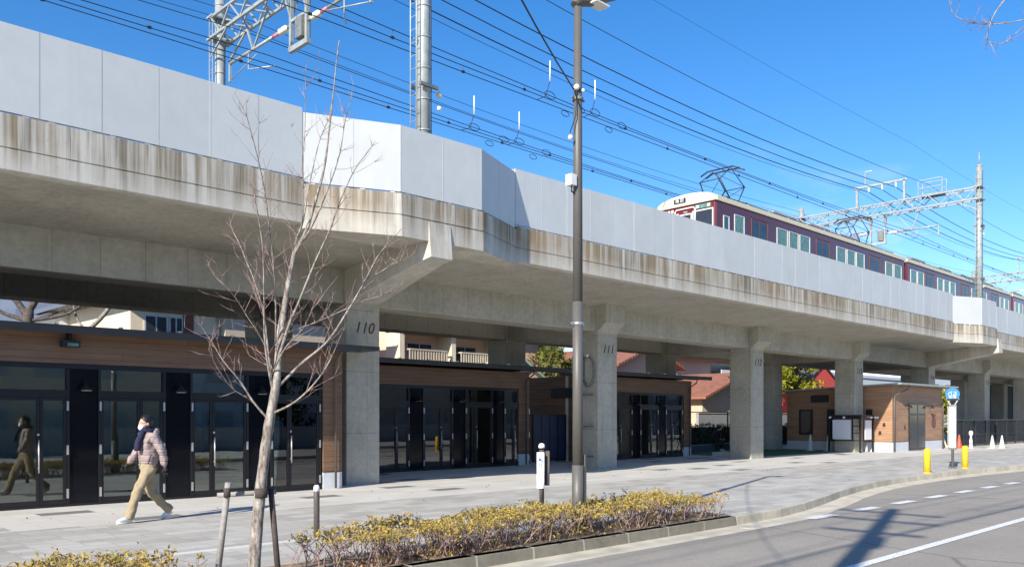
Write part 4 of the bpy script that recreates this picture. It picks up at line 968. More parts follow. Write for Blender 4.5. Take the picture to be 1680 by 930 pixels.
# plates are turned towards the road corner
def yawbox(b, cx_, cy_, hw, th, z0, z1, ang, off):
    u = Vector((math.cos(ang), math.sin(ang), 0)); n_ = Vector((math.sin(ang), -math.cos(ang), 0)); c = Vector((cx_, cy_, 0)) + n_ * off
    vs = []
    for z in (z0, z1):
        for i, j in ((-1, -1), (1, -1), (1, 1), (-1, 1)): vs.append(b.bm.verts.new(c + u * hw * i + n_ * th / 2 * j + Vector((0, 0, z))))
    for f in ((3, 2, 1, 0), (4, 5, 6, 7), (0, 1, 5, 4), (1, 2, 6, 5), (2, 3, 7, 6), (3, 0, 4, 7)): b.bm.faces.new([vs[i] for i in f])
ang = R(-45 - 20)
b = MB(); yawbox(b, gx_, gy_, 0.062, 0.015, 0.56, 1.14, ang, 0.055); pl = b.build('name_plate', 'white', t)
b = MB(); yawbox(b, gx_ + 0.09, gy_ - 0.02, 0.05, 0.03, 0.60, 1.16, ang + R(12), 0.0); b.build('side_plate', 'bollard_paint', t)
nrm = Vector((math.sin(ang), -math.cos(ang), 0)); c0 = Vector((gx_, gy_, 0)) + nrm * 0.066
text('plate_text', '桂\nつ\nく\nし', 0.085, (c0.x, c0.y, 0.80), 'sign_text', pl, rot=(R(90), 0, ang))
b = MB()
u = Vector((math.cos(ang), math.sin(ang), 0)); 
for k, (a0, z0, a1, z1) in enumerate(((-0.035, 1.00, 0.035, 1.02), (-0.03, 1.02, 0.01, 1.05), (0.02, 0.985, 0.04, 1.01))):
    b.poly([c0 + u * a0 + Vector((0, 0, z0)), c0 + u * a1 + Vector((0, 0, z0)), c0 + u * a1 + Vector((0, 0, z1)), c0 + u * a0 + Vector((0, 0, z1))])
b.build('emblem', 'blue_mark', pl, fix=False)
# conduit and box on column 111
cxl = 12.42 + 9.72 - 0.5
t = thing('electrical_box', 'grey electrical box with looped cable and conduit on the side of column 111', 'electrical box', (cxl - 0.1, 18.8, 0))
b = MB(); b.box(cxl - 0.28, cxl - 0.03, 18.62, 18.98, 3.15, 3.72); b.build('box', 'galv_dark', t, 0.01)
b = MB(); b.tube([(cxl - 0.14, 18.80, 3.15), (cxl - 0.14, 18.80, 0.02)], 0.045, 10); b.tube([(cxl - 0.12, 18.62, 3.15), (cxl - 0.12, 18.62, 2.9)], 0.03, 8); b.build('conduit', 'galv_dark', t)
for z in (2.45, 1.40, 0.42): b = MB(); b.bar((cxl - 0.1, 18.2, z), (cxl - 0.1, 19.0, z), 0.045); b.build('clamp', 'galv_dark', t)
b = MB(); pts = [(cxl - 0.12, 18.62, 3.6), (cxl - 0.12, 18.40, 3.72), (cxl - 0.12, 18.20, 3.55), (cxl - 0.12, 18.16, 3.1), (cxl - 0.12, 18.28, 2.75), (cxl - 0.12, 18.48, 2.72), (cxl - 0.12, 18.60, 2.95)]
b.tube(pts, 0.03, 8); b.build('cable_loop', 'galv_dark', t)
b = MB(); b.ball((cxl - 0.12, 18.42, 3.74), 0.06); b.build('cable_fitting', 'white', t)
# cones
def cone(x, y, mat, label, h=0.72, group='white traffic cones'):
    t = thing('traffic_cone', label, 'traffic cone', (x, y, 0), group)
    b = MB(); b.lathe((x, y, 0.03), [(0.17, 0), (0.14, 0.05), (0.035, h - 0.06), (0.02, h - 0.03)], 16); b.build('cone_body', mat, t)
    b = MB(); b.box(x - 0.2, x + 0.2, y - 0.2, y + 0.2, 0.004, 0.035); b.build('base', mat, t, 0.01)
cone(51.5, 15.0, 'cone_white', 'white traffic cone in front of the dark fence, left of a pair'); cone(52.3, 14.75, 'cone_white', 'white traffic cone in front of the dark fence, right of a pair')
cone(41.0, 20.3, 'cone_white', 'white traffic cone in the shade against the wooden building, left of the notice board', 0.85); cone(41.2, 19.45, 'cone_white', 'white traffic cone in the shade just behind the notice board', 0.85)
cone(50.6, 16.4, 'cone_red', 'orange-red traffic cone beside the wooden building', 0.75, None)
t = thing('water_bottle_post', 'slim white and clear lane marker post beside the orange-red cone', 'marker post', (50.6, 15.8, 0))
b = MB(); b.lathe((50.6, 15.8, 0), [(0.12, 0), (0.12, 0.03), (0.08, 0.05), (0.075, 0.5), (0.05, 0.55), (0.05, 0.7), (0.10, 0.75), (0.11, 0.88), (0.06, 0.97)], 14); b.build('post', 'white', t)
b = MB(); b.lathe((50.6, 15.8, 0), [(0.083, 0.25), (0.083, 0.42)], 14); b.build('grey_band', 'poster', t)
# pale plastic barrier foot behind the kiosk corner
t = thing('barricade', 'cream wooden barricade half hidden behind the wooden building', 'barricade', (50.3, 17.6, 0))
b = MB(); b.bar((49.9, 17.4, 0.78), (50.9, 17.4, 0.78), 0.10); b.bar((49.9, 17.4, 0.4), (50.9, 17.4, 0.4), 0.10); b.build('rail', 'cream_wall', t)
for x in (50.0, 50.8):
    b = MB(); b.bar((x, 17.1, 0), (x, 17.4, 0.85), 0.07); b.bar((x, 17.7, 0), (x, 17.4, 0.85), 0.07); b.build('leg', 'cream_wall', t)

# dark mesh fence and site hoarding at the right
def mesh_mat():
    g = NG('mesh'); g.col((0.02, 0.022, 0.025)); g.set(0.7)
    X, Y, Z = g.xyz(); u_ = g.math('ADD', X, Y)
    a = g.math('LESS_THAN', g.math('FRACT', g.math('MULTIPLY', u_, 12.0)), 0.30); c = g.math('LESS_THAN', g.math('FRACT', g.math('MULTIPLY', Z, 12.0)), 0.30)
    g.l(g.math('MAXIMUM', a, c), g.b.inputs['Alpha']); M['mesh'] = g.m
mesh_mat()
def rail_fence(label, x0, x1, y, h, step, group=None, mat='black', net=True, z0=0.0):
    t = thing('mesh_fence', label, 'fence', ((x0 + x1) / 2, y, z0), group)
    b = MB(); b.bar((x0, y, z0 + h), (x1, y, z0 + h), 0.05); b.bar((x0, y, z0 + 0.12), (x1, y, z0 + 0.12), 0.04); b.bar((x0, y, z0 + h * 0.45), (x1, y, z0 + h * 0.45), 0.03); b.build('rail', mat, t)
    x = x0
    while x <= x1 + 0.01:
        b = MB(); b.bar((x, y, z0), (x, y, z0 + h), 0.06); b.build('post', mat, t); x += step
    if net: b = MB(); b.box(x0, x1, y + 0.03, y + 0.035, z0 + 0.12, z0 + h); b.build('netting', 'mesh', t)
rail_fence('dark mesh fence running in front of the far columns on the right', 50.8, 90.8, 16.9, 1.55, 2.0)
for a, c, lb in ((74.2, 84.0, 'tall slate grey site hoarding behind the far columns, nearer stretch'), (86.0, 112.0, 'tall slate grey site hoarding behind the far columns, farther stretch')):
    t = thing('site_hoarding', lb, 'hoarding', ((a + c) / 2, 23.9, 0), 'site hoardings under the viaduct')
    x = a; 
    while x < c - 0.1:
        b = MB(); b.box(x + 0.01, min(x + 1.8, c) - 0.01, 23.85, 23.9, 0.0, 4.5); b.build('board', 'slate', t); x += 1.8
    b = MB(); b.box(a, c, 23.84, 23.91, 4.5, 4.56); b.build('cap_rail', 'black', t)
b = MB(); b.box(52.5, 60, 17.3, 22, 0.004, 0.03); b.poly([(50.5, 16.95, 0.006), (100, 16.95, 0.006), (100, 24, 0.006), (50.5, 24, 0.006)]); struct('bare_earth', b, 'beige_stone')
# planter and wisteria on post near column 112/113
t = thing('planter_bed', 'pale kerbed planting bed with a bare climbing plant beside column 112', 'planter', (33.9, 20.3, 0))
b = MB(); b.box(32.9, 35.0, 19.6, 20.9, 0, 0.16); b.build('edging', 'plinth', t)
b = MB(); rnd = random.Random(5)
for k in range(9):
    x, y = 33.2 + rnd.uniform(0, 0.8), 20.1 + rnd.uniform(-.25, .25); pts = [(x, y, 0.15)]
    for q in range(7): pts.append((33.5 + 0.18 * math.sin(q * 1.3 + k) + rnd.uniform(-.08, .08), 20.1 + 0.12 * math.cos(q * 1.7 + k), 0.15 + (q + 1) * 0.52))
    b.tube(pts, 0.016, 5)
b.build('climbing_stems', 'dark_bark', t)
b = MB(); b.bar((33.2, 20.1, 3.3), (35.0, 20.1, 3.3), 0.05); b.bar((33.5, 20.1, 0), (33.5, 20.1, 3.5), 0.05); b.build('trellis', 'black', t)
leaves('leaf_litter', [(33.5 + random.gauss(0, .14), 20.1 + random.gauss(0, .12), random.uniform(0.3, 3.6)) for _ in range(260)], 0.05, 'green_leaf', t)
# ================================================================ TREES AND PLANTS
VR = Vector((0.7146, -0.6995, 0)); VD = Vector((0.6995, 0.7146, 0))
def branch_tree(name, label, base, trunk, branches, twig_seed, trunk_mat='bark', limb_mat='bark', twigs_per=9, twig_len=0.5, group=None, axes=(VR, VD), trunk_r=0.07):
    """trunk / branches given as (right, z, depth, radius) in metres from the base"""
    base = Vector(base); t = thing(name, label, 'tree', base, group); rnd = random.Random(twig_seed)
    P = lambda q: base + axes[0] * q[0] + axes[1] * q[2] + Vector((0, 0, q[1]))
    def smooth(pts, n=4):
        out = []
        for i in range(len(pts) - 1):
            p0 = pts[max(i - 1, 0)]; p1 = pts[i]; p2 = pts[i + 1]; p3 = pts[min(i + 2, len(pts) - 1)]
            for k in range(n):
                t_ = k / n; out.append(tuple(0.5 * (2 * b_ + (c - a) * t_ + (2 * a - 5 * b_ + 4 * c - d) * t_ ** 2 + (3 * b_ - a - 3 * c + d) * t_ ** 3) for a, b_, c, d in zip(p0, p1, p2, p3)))
        out.append(pts[-1]); return out
    tr = smooth(trunk); b = MB(); b.tube([P(q) for q in tr], [max(0.006, q[3] * rnd.uniform(0.94, 1.06)) for q in tr], 12); b.build('trunk', trunk_mat, t)
    tw = MB()
    def twig(p, d, ln, r, depth):
        pts = [p]; n = 3; dd = d.normalized()
        for i in range(n):
            dd = (dd + Vector((rnd.gauss(0, .13), rnd.gauss(0, .13), 0.10 + rnd.gauss(0, .08)))).normalized(); pts.append(pts[-1] + dd * ln / n)
        tw.tube(pts, [r, r * 0.8, r * 0.6, r * 0.35], 4, cap=False)
        if depth > 0:
            for _ in range(rnd.randint(1, 3)):
                k = rnd.randint(1, n); sd = Vector((rnd.gauss(0, 1), rnd.gauss(0, 1), rnd.gauss(0.3, .6))).normalized()
                twig(pts[k], dd * 0.75 + sd * 0.7, ln * rnd.uniform(0.35, 0.6), r * 0.65, depth - 1)
    for br in branches:
        bs = smooth(br); b = MB(); pts = [P(q) for q in bs]; b.tube(pts, [max(0.0035, q[3] * rnd.uniform(.92, 1.08)) for q in bs], 7); b.build('limb', limb_mat, t)
        L_ = sum((a - c).length for a, c in zip(pts, pts[1:])); n = max(3, int(L_ * twigs_per))
        for i in range(n):
            k = rnd.uniform(0.12, 1.0) * (len(pts) - 1); k0 = min(int(k), len(pts) - 2); p = pts[k0].lerp(pts[k0 + 1], k - k0); d = (pts[k0 + 1] - pts[k0]).normalized()
            sd = Vector((rnd.gauss(0, 1), rnd.gauss(0, 1), rnd.gauss(0.1, .5))).normalized()
            twig(p, d * 0.75 + sd * 0.75, twig_len * rnd.uniform(0.25, 1.0) * (1.15 - 0.5 * k / len(pts)), 0.0032, 1)
        twig(pts[-1], pts[-1] - pts[-2], twig_len * 0.5, 0.004, 1)
    tw.build('crown', 'twig', t, fix=False)
    return t
def px2(pts, r0, r1, dep0=0.0, dep1=0.0):
    n = len(pts); k_ = 8.66 / 1400
    return [((x - 425) * k_, 1.70 + (684 - y) * k_, dep0 + (dep1 - dep0) * i / (n - 1), r0 + (r1 - r0) * i / (n - 1)) for i, (x, y) in enumerate(pts)]
trunk = px2([(423, 962), (428, 890), (435, 810), (442, 750), (449, 700), (454, 670), (462, 625)], 0.064, 0.043) + px2([(466, 590), (470, 540), (474, 495), (480, 450), (490, 402), (506, 370), (522, 312), (534, 262), (541, 200), (548, 130), (553, 70), (556, 40)], 0.030, 0.002, 0.0, 0.3)
BRS = [px2([(447, 682), (427, 655), (407, 620), (385, 590), (371, 562), (362, 545)], 0.018, 0.006, 0, -0.3),
      px2([(456, 674), (490, 660), (520, 640), (548, 612), (565, 590), (577, 572)], 0.018, 0.006, 0, -0.5),
      px2([(460, 636), (500, 592), (540, 555), (574, 500), (602, 445), (619, 407), (634, 383), (650, 362)], 0.024, 0.005, 0, 0.5),
      px2([(467, 580), (486, 530), (506, 492), (533, 434), (560, 383), (578, 341), (602, 297), (621, 276)], 0.024, 0.005, 0, -0.5),
      px2([(458, 645), (449, 600), (441, 550), (432, 500), (414, 448), (399, 417), (384, 385), (370, 362)], 0.020, 0.005, 0, 0.4),
      px2([(457, 640), (452, 590), (452, 545), (456, 500), (459, 421), (457, 373), (455, 340)], 0.020, 0.005, 0, -0.6),
      px2([(460, 600), (461, 540), (464, 500), (481, 393), (492, 345), (497, 293), (502, 249), (512, 190), (525, 150)], 0.022, 0.005, 0, 0.7),
      px2([(488, 410), (500, 395), (523, 366), (550, 311), (571, 259), (582, 211), (591, 185)], 0.017, 0.004, 0.1, -0.3),
      px2([(461, 560), (470, 470), (466, 342), (463, 283), (458, 235)], 0.014, 0.004, 0, -0.9),
      px2([(602, 445), (625, 430), (640, 415), (657, 405)], 0.010, 0.004, 0.3, 0.6),
      px2([(470, 545), (520, 520), (570, 490), (600, 470), (628, 455)], 0.012, 0.004, 0, 0.9),
      px2([(455, 610), (490, 570), (530, 545), (555, 520)], 0.012, 0.004, 0, -0.9),
      px2([(500, 365), (508, 320), (512, 270), (520, 220), (526, 160)], 0.010, 0.003, 0.1, -0.4),
      px2([(420, 650), (400, 632), (384, 600), (380, 575)], 0.008, 0.003, -0.1, -0.5),
      px2([(458, 610), (446, 560), (425, 520), (410, 490), (395, 470)], 0.010, 0.003, 0, -0.4)]
BR = [[(a, b_, c, d * 0.68) for a, b_, c, d in q] for q in BRS]
tx, ty = 4.20, 8.05
branch_tree('bare_tree', 'young bare tree with pale bark and pinkish twigs, staked in the planting strip', (tx, ty, -0.02), trunk, BR, 11, twigs_per=11, twig_len=0.40)
# stakes
t = thing('tree_stakes', 'weathered timber stakes and cross bar propping up the bare tree', 'tree stakes', (tx, ty, 0))
L3 = lambda x, y, dep: Vector((tx, ty, -0.02)) + VR * ((x - 425) * 8.66 / 1400 * (8.66 + dep) / 8.66) + VD * dep + Vector((0, 0, 1.72 + (684 - y) * (8.66 + dep) / 1400))
b = MB(); b.tube([L3(368, 962, -0.1), L3(388, 791, -0.1)], 0.032, 10); b.build('stake', 'wood_stake', t)
b = MB(); b.tube([L3(461, 958, 0.12), L3(447, 800, 0.12)], 0.030, 10); b.build('stake', 'dark_stake', t)
b = MB(); b.tube([L3(364, 812, 0.02), L3(455, 806, 0.14)], 0.026, 10); b.build('cross_bar', 'wood_stake', t)
b = MB(); b.tube([L3(387, 800, -0.12), L3(387, 815, -0.12)], 0.036, 8); b.build('binding', 'dark_stake', t)
b = MB(); b.tube([L3(437, 800, 0.0), L3(437, 816, 0.0)], 0.066, 12); b.build('binding', 'dark_stake', t)

def hedge(label, x0, x1, y0, y1, h, seed, n):
    t = thing('azalea_hedge', label, 'hedge', ((x0 + x1) / 2, (y0 + y1) / 2, 0), 'clipped azalea hedges along the kerb'); rnd = random.Random(seed)
    b = MB(); pts, tints = [], []
    m = int((x1 - x0) * 62)
    def dens(x):   # thinner and shorter towards both ends
        e = min((x - x0) / 1.7, (x1 - x) / 1.2, 1.0); return max(0.25, e)
    def top(x): return h * (0.80 + 0.2 * dens(x)) * (1 + 0.09 * math.sin(x * 2.3 + 1) + 0.07 * math.sin(x * 5.1))
    for k in range(m):
        x = rnd.uniform(x0, x1); y = rnd.uniform(y0, y1)
        if rnd.random() > dens(x) + 0.15: continue
        H = top(x) * rnd.uniform(0.80, 1.14)
        lean = Vector((rnd.gauss(0, .20), rnd.gauss(0, .15), 0)); p = Vector((x, y, 0.02)); mid = p + lean * 0.4 + Vector((0, 0, H * 0.5)); tip = p + lean + Vector((0, 0, H))
        b.tube([p, mid, tip], [0.0075, 0.0055, 0.003], 4, cap=False)
        for q in range(rnd.randint(3, 6)):
            s_ = p.lerp(mid, rnd.uniform(0.4, 1)) if rnd.random() < .4 else mid.lerp(tip, rnd.uniform(0, 0.8))
            e_ = s_ + Vector((rnd.gauss(0, .10), rnd.gauss(0, .10), rnd.uniform(0.08, 0.2)))
            e_.z = min(e_.z, H)
            b.tube([s_, e_], [0.004, 0.002], 3, cap=False)
            if rnd.random() < 0.5 * dens(x):
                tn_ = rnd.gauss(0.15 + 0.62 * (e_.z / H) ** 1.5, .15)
                for w_ in range(rnd.randint(3, 6)):
                    pts.append(e_ + Vector((rnd.gauss(0, .022), rnd.gauss(0, .022), rnd.gauss(0, .015)))); tints.append(min(1, max(0, tn_ + rnd.gauss(0, .08))))
        tn_ = rnd.gauss(0.68, .14)
        for w_ in range(rnd.randint(7, 13)):
            pts.append(tip + Vector((rnd.gauss(0, .035), rnd.gauss(0, .035), rnd.gauss(-.005, .02)))); tints.append(min(1, max(0, tn_ + rnd.gauss(0, .10))))
    b.build('stems', 'twig', t, fix=False)
    while len(pts) < n:      # clumps of leaves: most on top, some low on the street side
        x = rnd.uniform(x0 + 0.3, x1 - 0.2)
        if rnd.random() > dens(x): continue
        y = rnd.uniform(y0 - 0.02, y1 + 0.03); lv = rnd.random(); cl = math.sin(x * 3.1 + 2 * math.sin(y * 5)) + math.sin(x * 7.7)
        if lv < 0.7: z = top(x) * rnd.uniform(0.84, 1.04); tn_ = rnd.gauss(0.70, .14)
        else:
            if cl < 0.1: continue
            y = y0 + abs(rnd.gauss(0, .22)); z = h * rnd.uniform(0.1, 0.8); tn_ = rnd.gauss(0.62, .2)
        c = Vector((x, y, z))
        for _ in range(rnd.randint(5, 9)): pts.append(c + Vector((rnd.gauss(0, .03), rnd.gauss(0, .03), rnd.gauss(0, .015)))); tints.append(min(1, max(0, tn_ + rnd.gauss(0, .10))))
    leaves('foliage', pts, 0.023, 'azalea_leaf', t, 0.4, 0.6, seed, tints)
    return t
hedge('long azalea hedge with yellow-green tops and bare stems, around the street lamp', 4.85, 13.0, 7.90, 8.85, 0.385, 21, 15500)
hedge('azalea hedge end with yellow leaf tips at the bottom left corner', 0.4, 3.75, 7.92, 8.85, 0.34, 22, 4200)
rnd = random.Random(9)
o = leaves('fallen_leaves', [(rnd.uniform(5.4, 7.4) if rnd.random() < .6 else rnd.uniform(5, 13.0), rnd.uniform(7.90, 8.4), rnd.uniform(0.012, 0.05)) for _ in range(700)], 0.026, 'dead_leaf'); tag(o, kind='stuff')
tag(o, 'dry reddish fallen leaves lying under the hedge beside the kerb', 'leaves')
o = leaves('pavement_litter', [(rnd.uniform(-2, 26), rnd.uniform(9.4, 16.5), 0.012) for _ in range(120)], 0.022, 'dead_leaf'); tag(o, 'scattered small dry leaves on the pavement', 'leaves', kind='stuff')

def leafy_tree(name, label, x, y, h, r, zc, mat, n=2600, size=0.16, seed=1, cone_=False, group=None, trunk='dark_bark'):
    t = thing(name, label, 'tree', (x, y, 0), group); rnd = random.Random(seed)
    b = MB(); b.tube([(x, y, -0.1), (x + 0.05, y, zc * 0.6), (x, y + 0.05, h * 0.9)], [0.16, 0.11, 0.03], 8)
    cl = []
    for k in range(34):
        a = rnd.uniform(0, 6.28); zz = rnd.uniform(zc - (h - zc) * 0.9, h * 0.97); fr = max(0.12, 1 - (zz - zc) / (h - zc)) if (cone_ and zz > zc) or zz > zc else 1.0
        rr = r * fr * rnd.uniform(0.25, 0.95); c = Vector((x + rr * math.cos(a), y + rr * math.sin(a), zz)); cl.append((c, rnd.uniform(0.3, 0.6) * r * 0.62, rnd.random()))
        b.tube([(x, y, zz * 0.75), c], [0.04, 0.012], 5)
    b.build('trunk', trunk, t); pts, tn = [], []
    for _ in range(n):
        c, s_, tt = rnd.choice(cl); d = Vector((rnd.gauss(0, 1), rnd.gauss(0, 1), rnd.gauss(0, .8))).normalized() * s_ * rnd.uniform(0.5, 1); pts.append(c + d); tn.append(min(1, max(0, tt * 0.6 + rnd.random() * 0.4)))
    leaves('crown', pts, size, mat, t, 0.4, 0, seed, tn); return t
leafy_tree('conifer', 'dense olive green evergreen seen between the columns behind the shops', 34.6, 32.4, 8.2, 2.3, 4.4, 'conifer_leaf', 9000, 0.12, 3)
leafy_tree('shade_tree', 'bright yellow-green tree beside the red wall, far behind column 112', 63.0, 32.5, 7.2, 2.4, 5.4, 'yellow_leaf', 4200, 0.16, 4)
leafy_tree('garden_tree', 'green garden tree just right of the wooden building', 87.5, 30.0, 4.2, 1.9, 2.2, 'yellow_leaf', 2600, 0.14, 5)
# thick pruned tree far left behind the shop
branch_tree('pruned_tree', 'dark knobbly pruned tree behind the left shop roof', (8.35, 31.5, 0), [(0, 0, 0, .2), (0, 3.0, 0, .19), (0.0, 5.3, 0, .16)], [[(0, 5.0, 0, .13), (-0.5, 5.7, 0, .10), (-1.0, 6.1, 0, .08)], [(0, 5.2, 0, .12), (0.35, 5.8, 0, .10), (0.6, 6.6, 0, .08)], [(0, 4.9, 0, .08), (-0.9, 5.2, 0, .06), (-1.6, 5.8, 0, .05)], [(0, 4.9, 0, .06), (1.2, 5.1, 0, .05), (1.9, 5.5, 0, .04)]], 5, 'dark_bark', 'dark_bark', 9, 0.8)
branch_tree('pruned_tree', 'pale leaning bare branch tree left of the white gable', (9.6, 30.5, 0), [(0, 0, 0, .14), (0.2, 3.6, 0, .12), (0.3, 4.6, 0, .09)], [[(0.3, 4.6, 0, .08), (0.9, 5.2, 0, .07), (1.5, 6.2, 0, .055)], [(0.3, 4.5, 0, .05), (-0.1, 5.1, 0, .04), (-0.2, 6.0, 0, .03)]], 6, 'bark', 'bark', 6, 0.7)
# dark clipped hedge and fence behind the sitting place
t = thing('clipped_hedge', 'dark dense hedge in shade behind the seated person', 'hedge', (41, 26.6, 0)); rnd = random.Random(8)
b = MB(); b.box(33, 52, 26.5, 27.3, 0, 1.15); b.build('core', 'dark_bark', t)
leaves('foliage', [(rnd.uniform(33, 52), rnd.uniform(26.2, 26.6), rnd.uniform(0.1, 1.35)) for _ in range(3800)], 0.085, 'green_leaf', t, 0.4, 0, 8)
rail_fence('black mesh fence with posts above the dark hedge', 33.0, 53.0, 27.5, 2.0, 4.0, None, 'black', False)

# ================================================================ HOUSES BEHIND THE VIADUCT
def window(t, x0, x1, y, z0, z1, frame='window_frame', glass_='window_dark', axis='y'):
    b = MB()
    if axis == 'y': b.box(x0, x1, y - 0.05, y - 0.004, z0, z1)
    else: b.box(y - 0.05, y - 0.004, x0, x1, z0, z1)
    w_ = b.build('window', frame, t); b = MB(); m_ = (x0 + x1) / 2
    for p, q in ((x0 + 0.06, m_ - 0.03), (m_ + 0.03, x1 - 0.06)):
        if axis == 'y': b.box(p, q, y - 0.06, y - 0.052, z0 + 0.06, z1 - 0.06)
        else: b.box(y - 0.06, y - 0.052, p, q, z0 + 0.06, z1 - 0.06)
    b.build('pane', glass_, w_); return w_
def house(name, label, x0, x1, y0, y1, z1, wall, roof='gable_x', rmat='tile_grey', over=0.6, rise=1.4, wins=(), group='houses behind the viaduct'):
    t = thing(name, label, 'house', ((x0 + x1) / 2, (y0 + y1) / 2, 0), group)
    b = MB(); ym, xm = (y0 + y1) / 2, (x0 + x1) / 2
    if roof == 'gable_x': b.prism([(y0, -0.3), (y1, -0.3), (y1, z1), (ym, z1 + rise * 0.93), (y0, z1)], x0, x1)
    elif roof == 'gable_y': b.prism([(x0, -0.3), (x1, -0.3), (x1, z1), (xm, z1 + rise * 0.93), (x0, z1)], y0, y1, 'y')
    else: b.box(x0, x1, y0, y1, -0.3, z1)
    b.build('wall', wall, t)
    b = MB(); o = over; th = 0.14
    if roof == 'gable_x':
        k = rise / (ym - y0); e = z1 - k * o
        b.prism([(y0 - o, e), (ym, z1 + rise), (y1 + o, e), (y1 + o, e + th), (ym, z1 + rise + th), (y0 - o, e + th)], x0 - o, x1 + o)
    elif roof == 'gable_y':
        k = rise / (xm - x0); e = z1 - k * o
        b.prism([(x0 - o, e), (xm, z1 + rise), (x1 + o, e), (x1 + o, e + th), (xm, z1 + rise + th), (x0 - o, e + th)], y0 - o, y1 + o, 'y')
    elif roof == 'hip':
        v = [b.bm.verts.new(p) for p in ((x0 - o, y0 - o, z1 + 0.002), (x1 + o, y0 - o, z1 + 0.002), (x1 + o, y1 + o, z1 + 0.002), (x0 - o, y1 + o, z1 + 0.002), (x0 + (y1 - y0) / 2 * 0.8, ym, z1 + rise), (x1 - (y1 - y0) / 2 * 0.8, ym, z1 + rise))]
        for f in ((3, 2, 1, 0), (0, 1, 5, 4), (1, 2, 5), (2, 3, 4, 5), (3, 0, 4)): b.bm.faces.new([v[i] for i in f])
    else:
        b.box(x0 - 0.1, x1 + 0.1, y0 - 0.1, y1 + 0.1, z1 + 0.002, z1 + 0.3)
    b.build('roof', rmat, t)
    if roof in ('gable_x', 'hip'):
        b = MB(); b.tube([(x0 - o, y0 - o - 0.05, z1 - (rise / (ym - y0) * o if roof == 'gable_x' else 0) + 0.03), (x1 + o, y0 - o - 0.05, z1 - (rise / (ym - y0) * o if roof == 'gable_x' else 0) + 0.03)], 0.05, 6); b.build('eaves_gutter', 'brown_trim', t)
    for w_ in wins: window(t, *w_)
    return t
h = house('cream_house', 'cream rendered house with wide eaves and a brown shutter, behind the left shop', 12.2, 21.6, 33.0, 41.0, 6.25, 'cream_wall', 'hip', 'tile_grey', 0.9, 1.6, [(12.7, 13.6, 33.0, 4.7, 5.62), (13.65, 14.2, 33.0, 4.7, 5.62), (17.9, 19.0, 33.0, 1.2, 2.6)])
b = MB(); b.box(14.22, 14.62, 32.93, 33.0, 4.6, 5.75); b.build('shutter', 'brown_trim', h)
b = MB(); b.tube([(15.6, 32.93, 6.2), (15.6, 32.93, 0)], 0.05, 8); b.build('downpipe', 'window_frame', h)
b = MB(); b.box(15.75, 21.6, 32.55, 33.0, -0.2, 6.24); b.build('bay_wall', 'beige_wall', h)
h = house('white_house', 'white gabled house wall left of the cream house', 10.2, 17.2, 40.0, 50.0, 5.4, 'white_wall', 'gable_y', 'house_roof_grey', 0.12, 1.9)
h = house('apartment_house', 'salmon and cream apartment house with two slatted balconies, behind the shops', 24.6, 36.5, 33.6, 42.0, 6.6, 'pink_wall', 'gable_x', 'tile_grey', 0.5, 1.4, [(25.6, 27.2, 33.6, 3.6, 5.4), (28.6, 30.2, 33.6, 3.6, 5.4)])
for x in (24.4, 27.6, 30.9): 
    b = MB(); b.box(x, x + 0.28, 32.5, 33.6, 0, 6.0); b.build('fin_wall', 'cream_wall', h)
for x0, x1 in ((24.9, 27.2), (28.15, 30.6)):
    b = MB(); b.box(x0, x1, 32.35, 33.6, 3.95, 4.08); bl = b.build('balcony', 'beige_wall', h)
    b = MB(); b.bar((x0, 32.38, 4.95), (x1, 32.38, 4.95), 0.07); b.bar((x0, 32.38, 4.16), (x1, 32.38, 4.16), 0.06)
    n = int((x1 - x0) / 0.16)
    for k in range(n + 1): b.box(x0 + (x1 - x0) * k / n - 0.035, x0 + (x1 - x0) * k / n + 0.035, 32.36, 32.40, 4.16, 4.93)
    b.bar((x0, 32.38, 4.95), (x0, 33.6, 4.95), 0.06); b.bar((x1, 32.38, 4.95), (x1, 33.6, 4.95), 0.06)
    b.build('railing', 'beige_wall', bl)
b = MB(); b.box(24.4, 31.3, 32.3, 33.6, 5.75, 5.9); b.build('canopy', 'beige_wall', h)
h = house('low_house', 'low annex with a pale green pitched roof right of the balconies', 28.4, 31.8, 30.2, 32.2, 3.55, 'pink_wall', 'gable_y', 'mint_roof', 0.3, 1.0)
h = house('tiled_house', 'orange rendered house with a red tile gable roof, right of column 111', 42.6, 49.0, 34.0, 41.0, 5.1, 'pink_wall', 'gable_y', 'tile_red', 0.5, 1.2, [(44.2, 45.4, 34.0, 3.2, 4.3)])
h = house('tiled_house', 'big salmon house with a tiled upper roof, far between columns 111 and 112', 53.5, 66.0, 38.0, 46.0, 6.6, 'pink_wall', 'gable_x', 'tile_red', 0.7, 1.5, [(59.5, 62.5, 38.0, 4.5, 6.1), (55.0, 56.2, 38.0, 1.4, 2.6)])
b = MB(); b.box(59.0, 63.2, 36.9, 38.0, 4.0, 4.15); bl = b.build('balcony', 'white_wall', h); b = MB(); b.box(59.4, 62.0, 36.85, 36.9, 4.2, 5.5); b.build('screen', 'white_wall', bl)
h = house('tiled_house', 'low house with an orange tile roof and grey gable, nearest behind the dark hedge', 48.6, 57.6, 31.6, 36.6, 3.15, 'beige_wall', 'gable_y', 'tile_red', 0.7, 1.55, [(53.8, 56.0, 31.6, 1.4, 2.5)])
t = thing('garden_wall', 'grey block garden wall behind the black fence', 'wall', (50.5, 29.5, 0)); b = MB(); b.box(44.8, 56, 29.4, 29.6, -0.2, 1.95); b.build('wall', 'grey_wall', t); b = MB(); b.box(44.75, 56.05, 29.36, 29.64, 1.952, 2.03); b.build('coping', 'beige_wall', t)
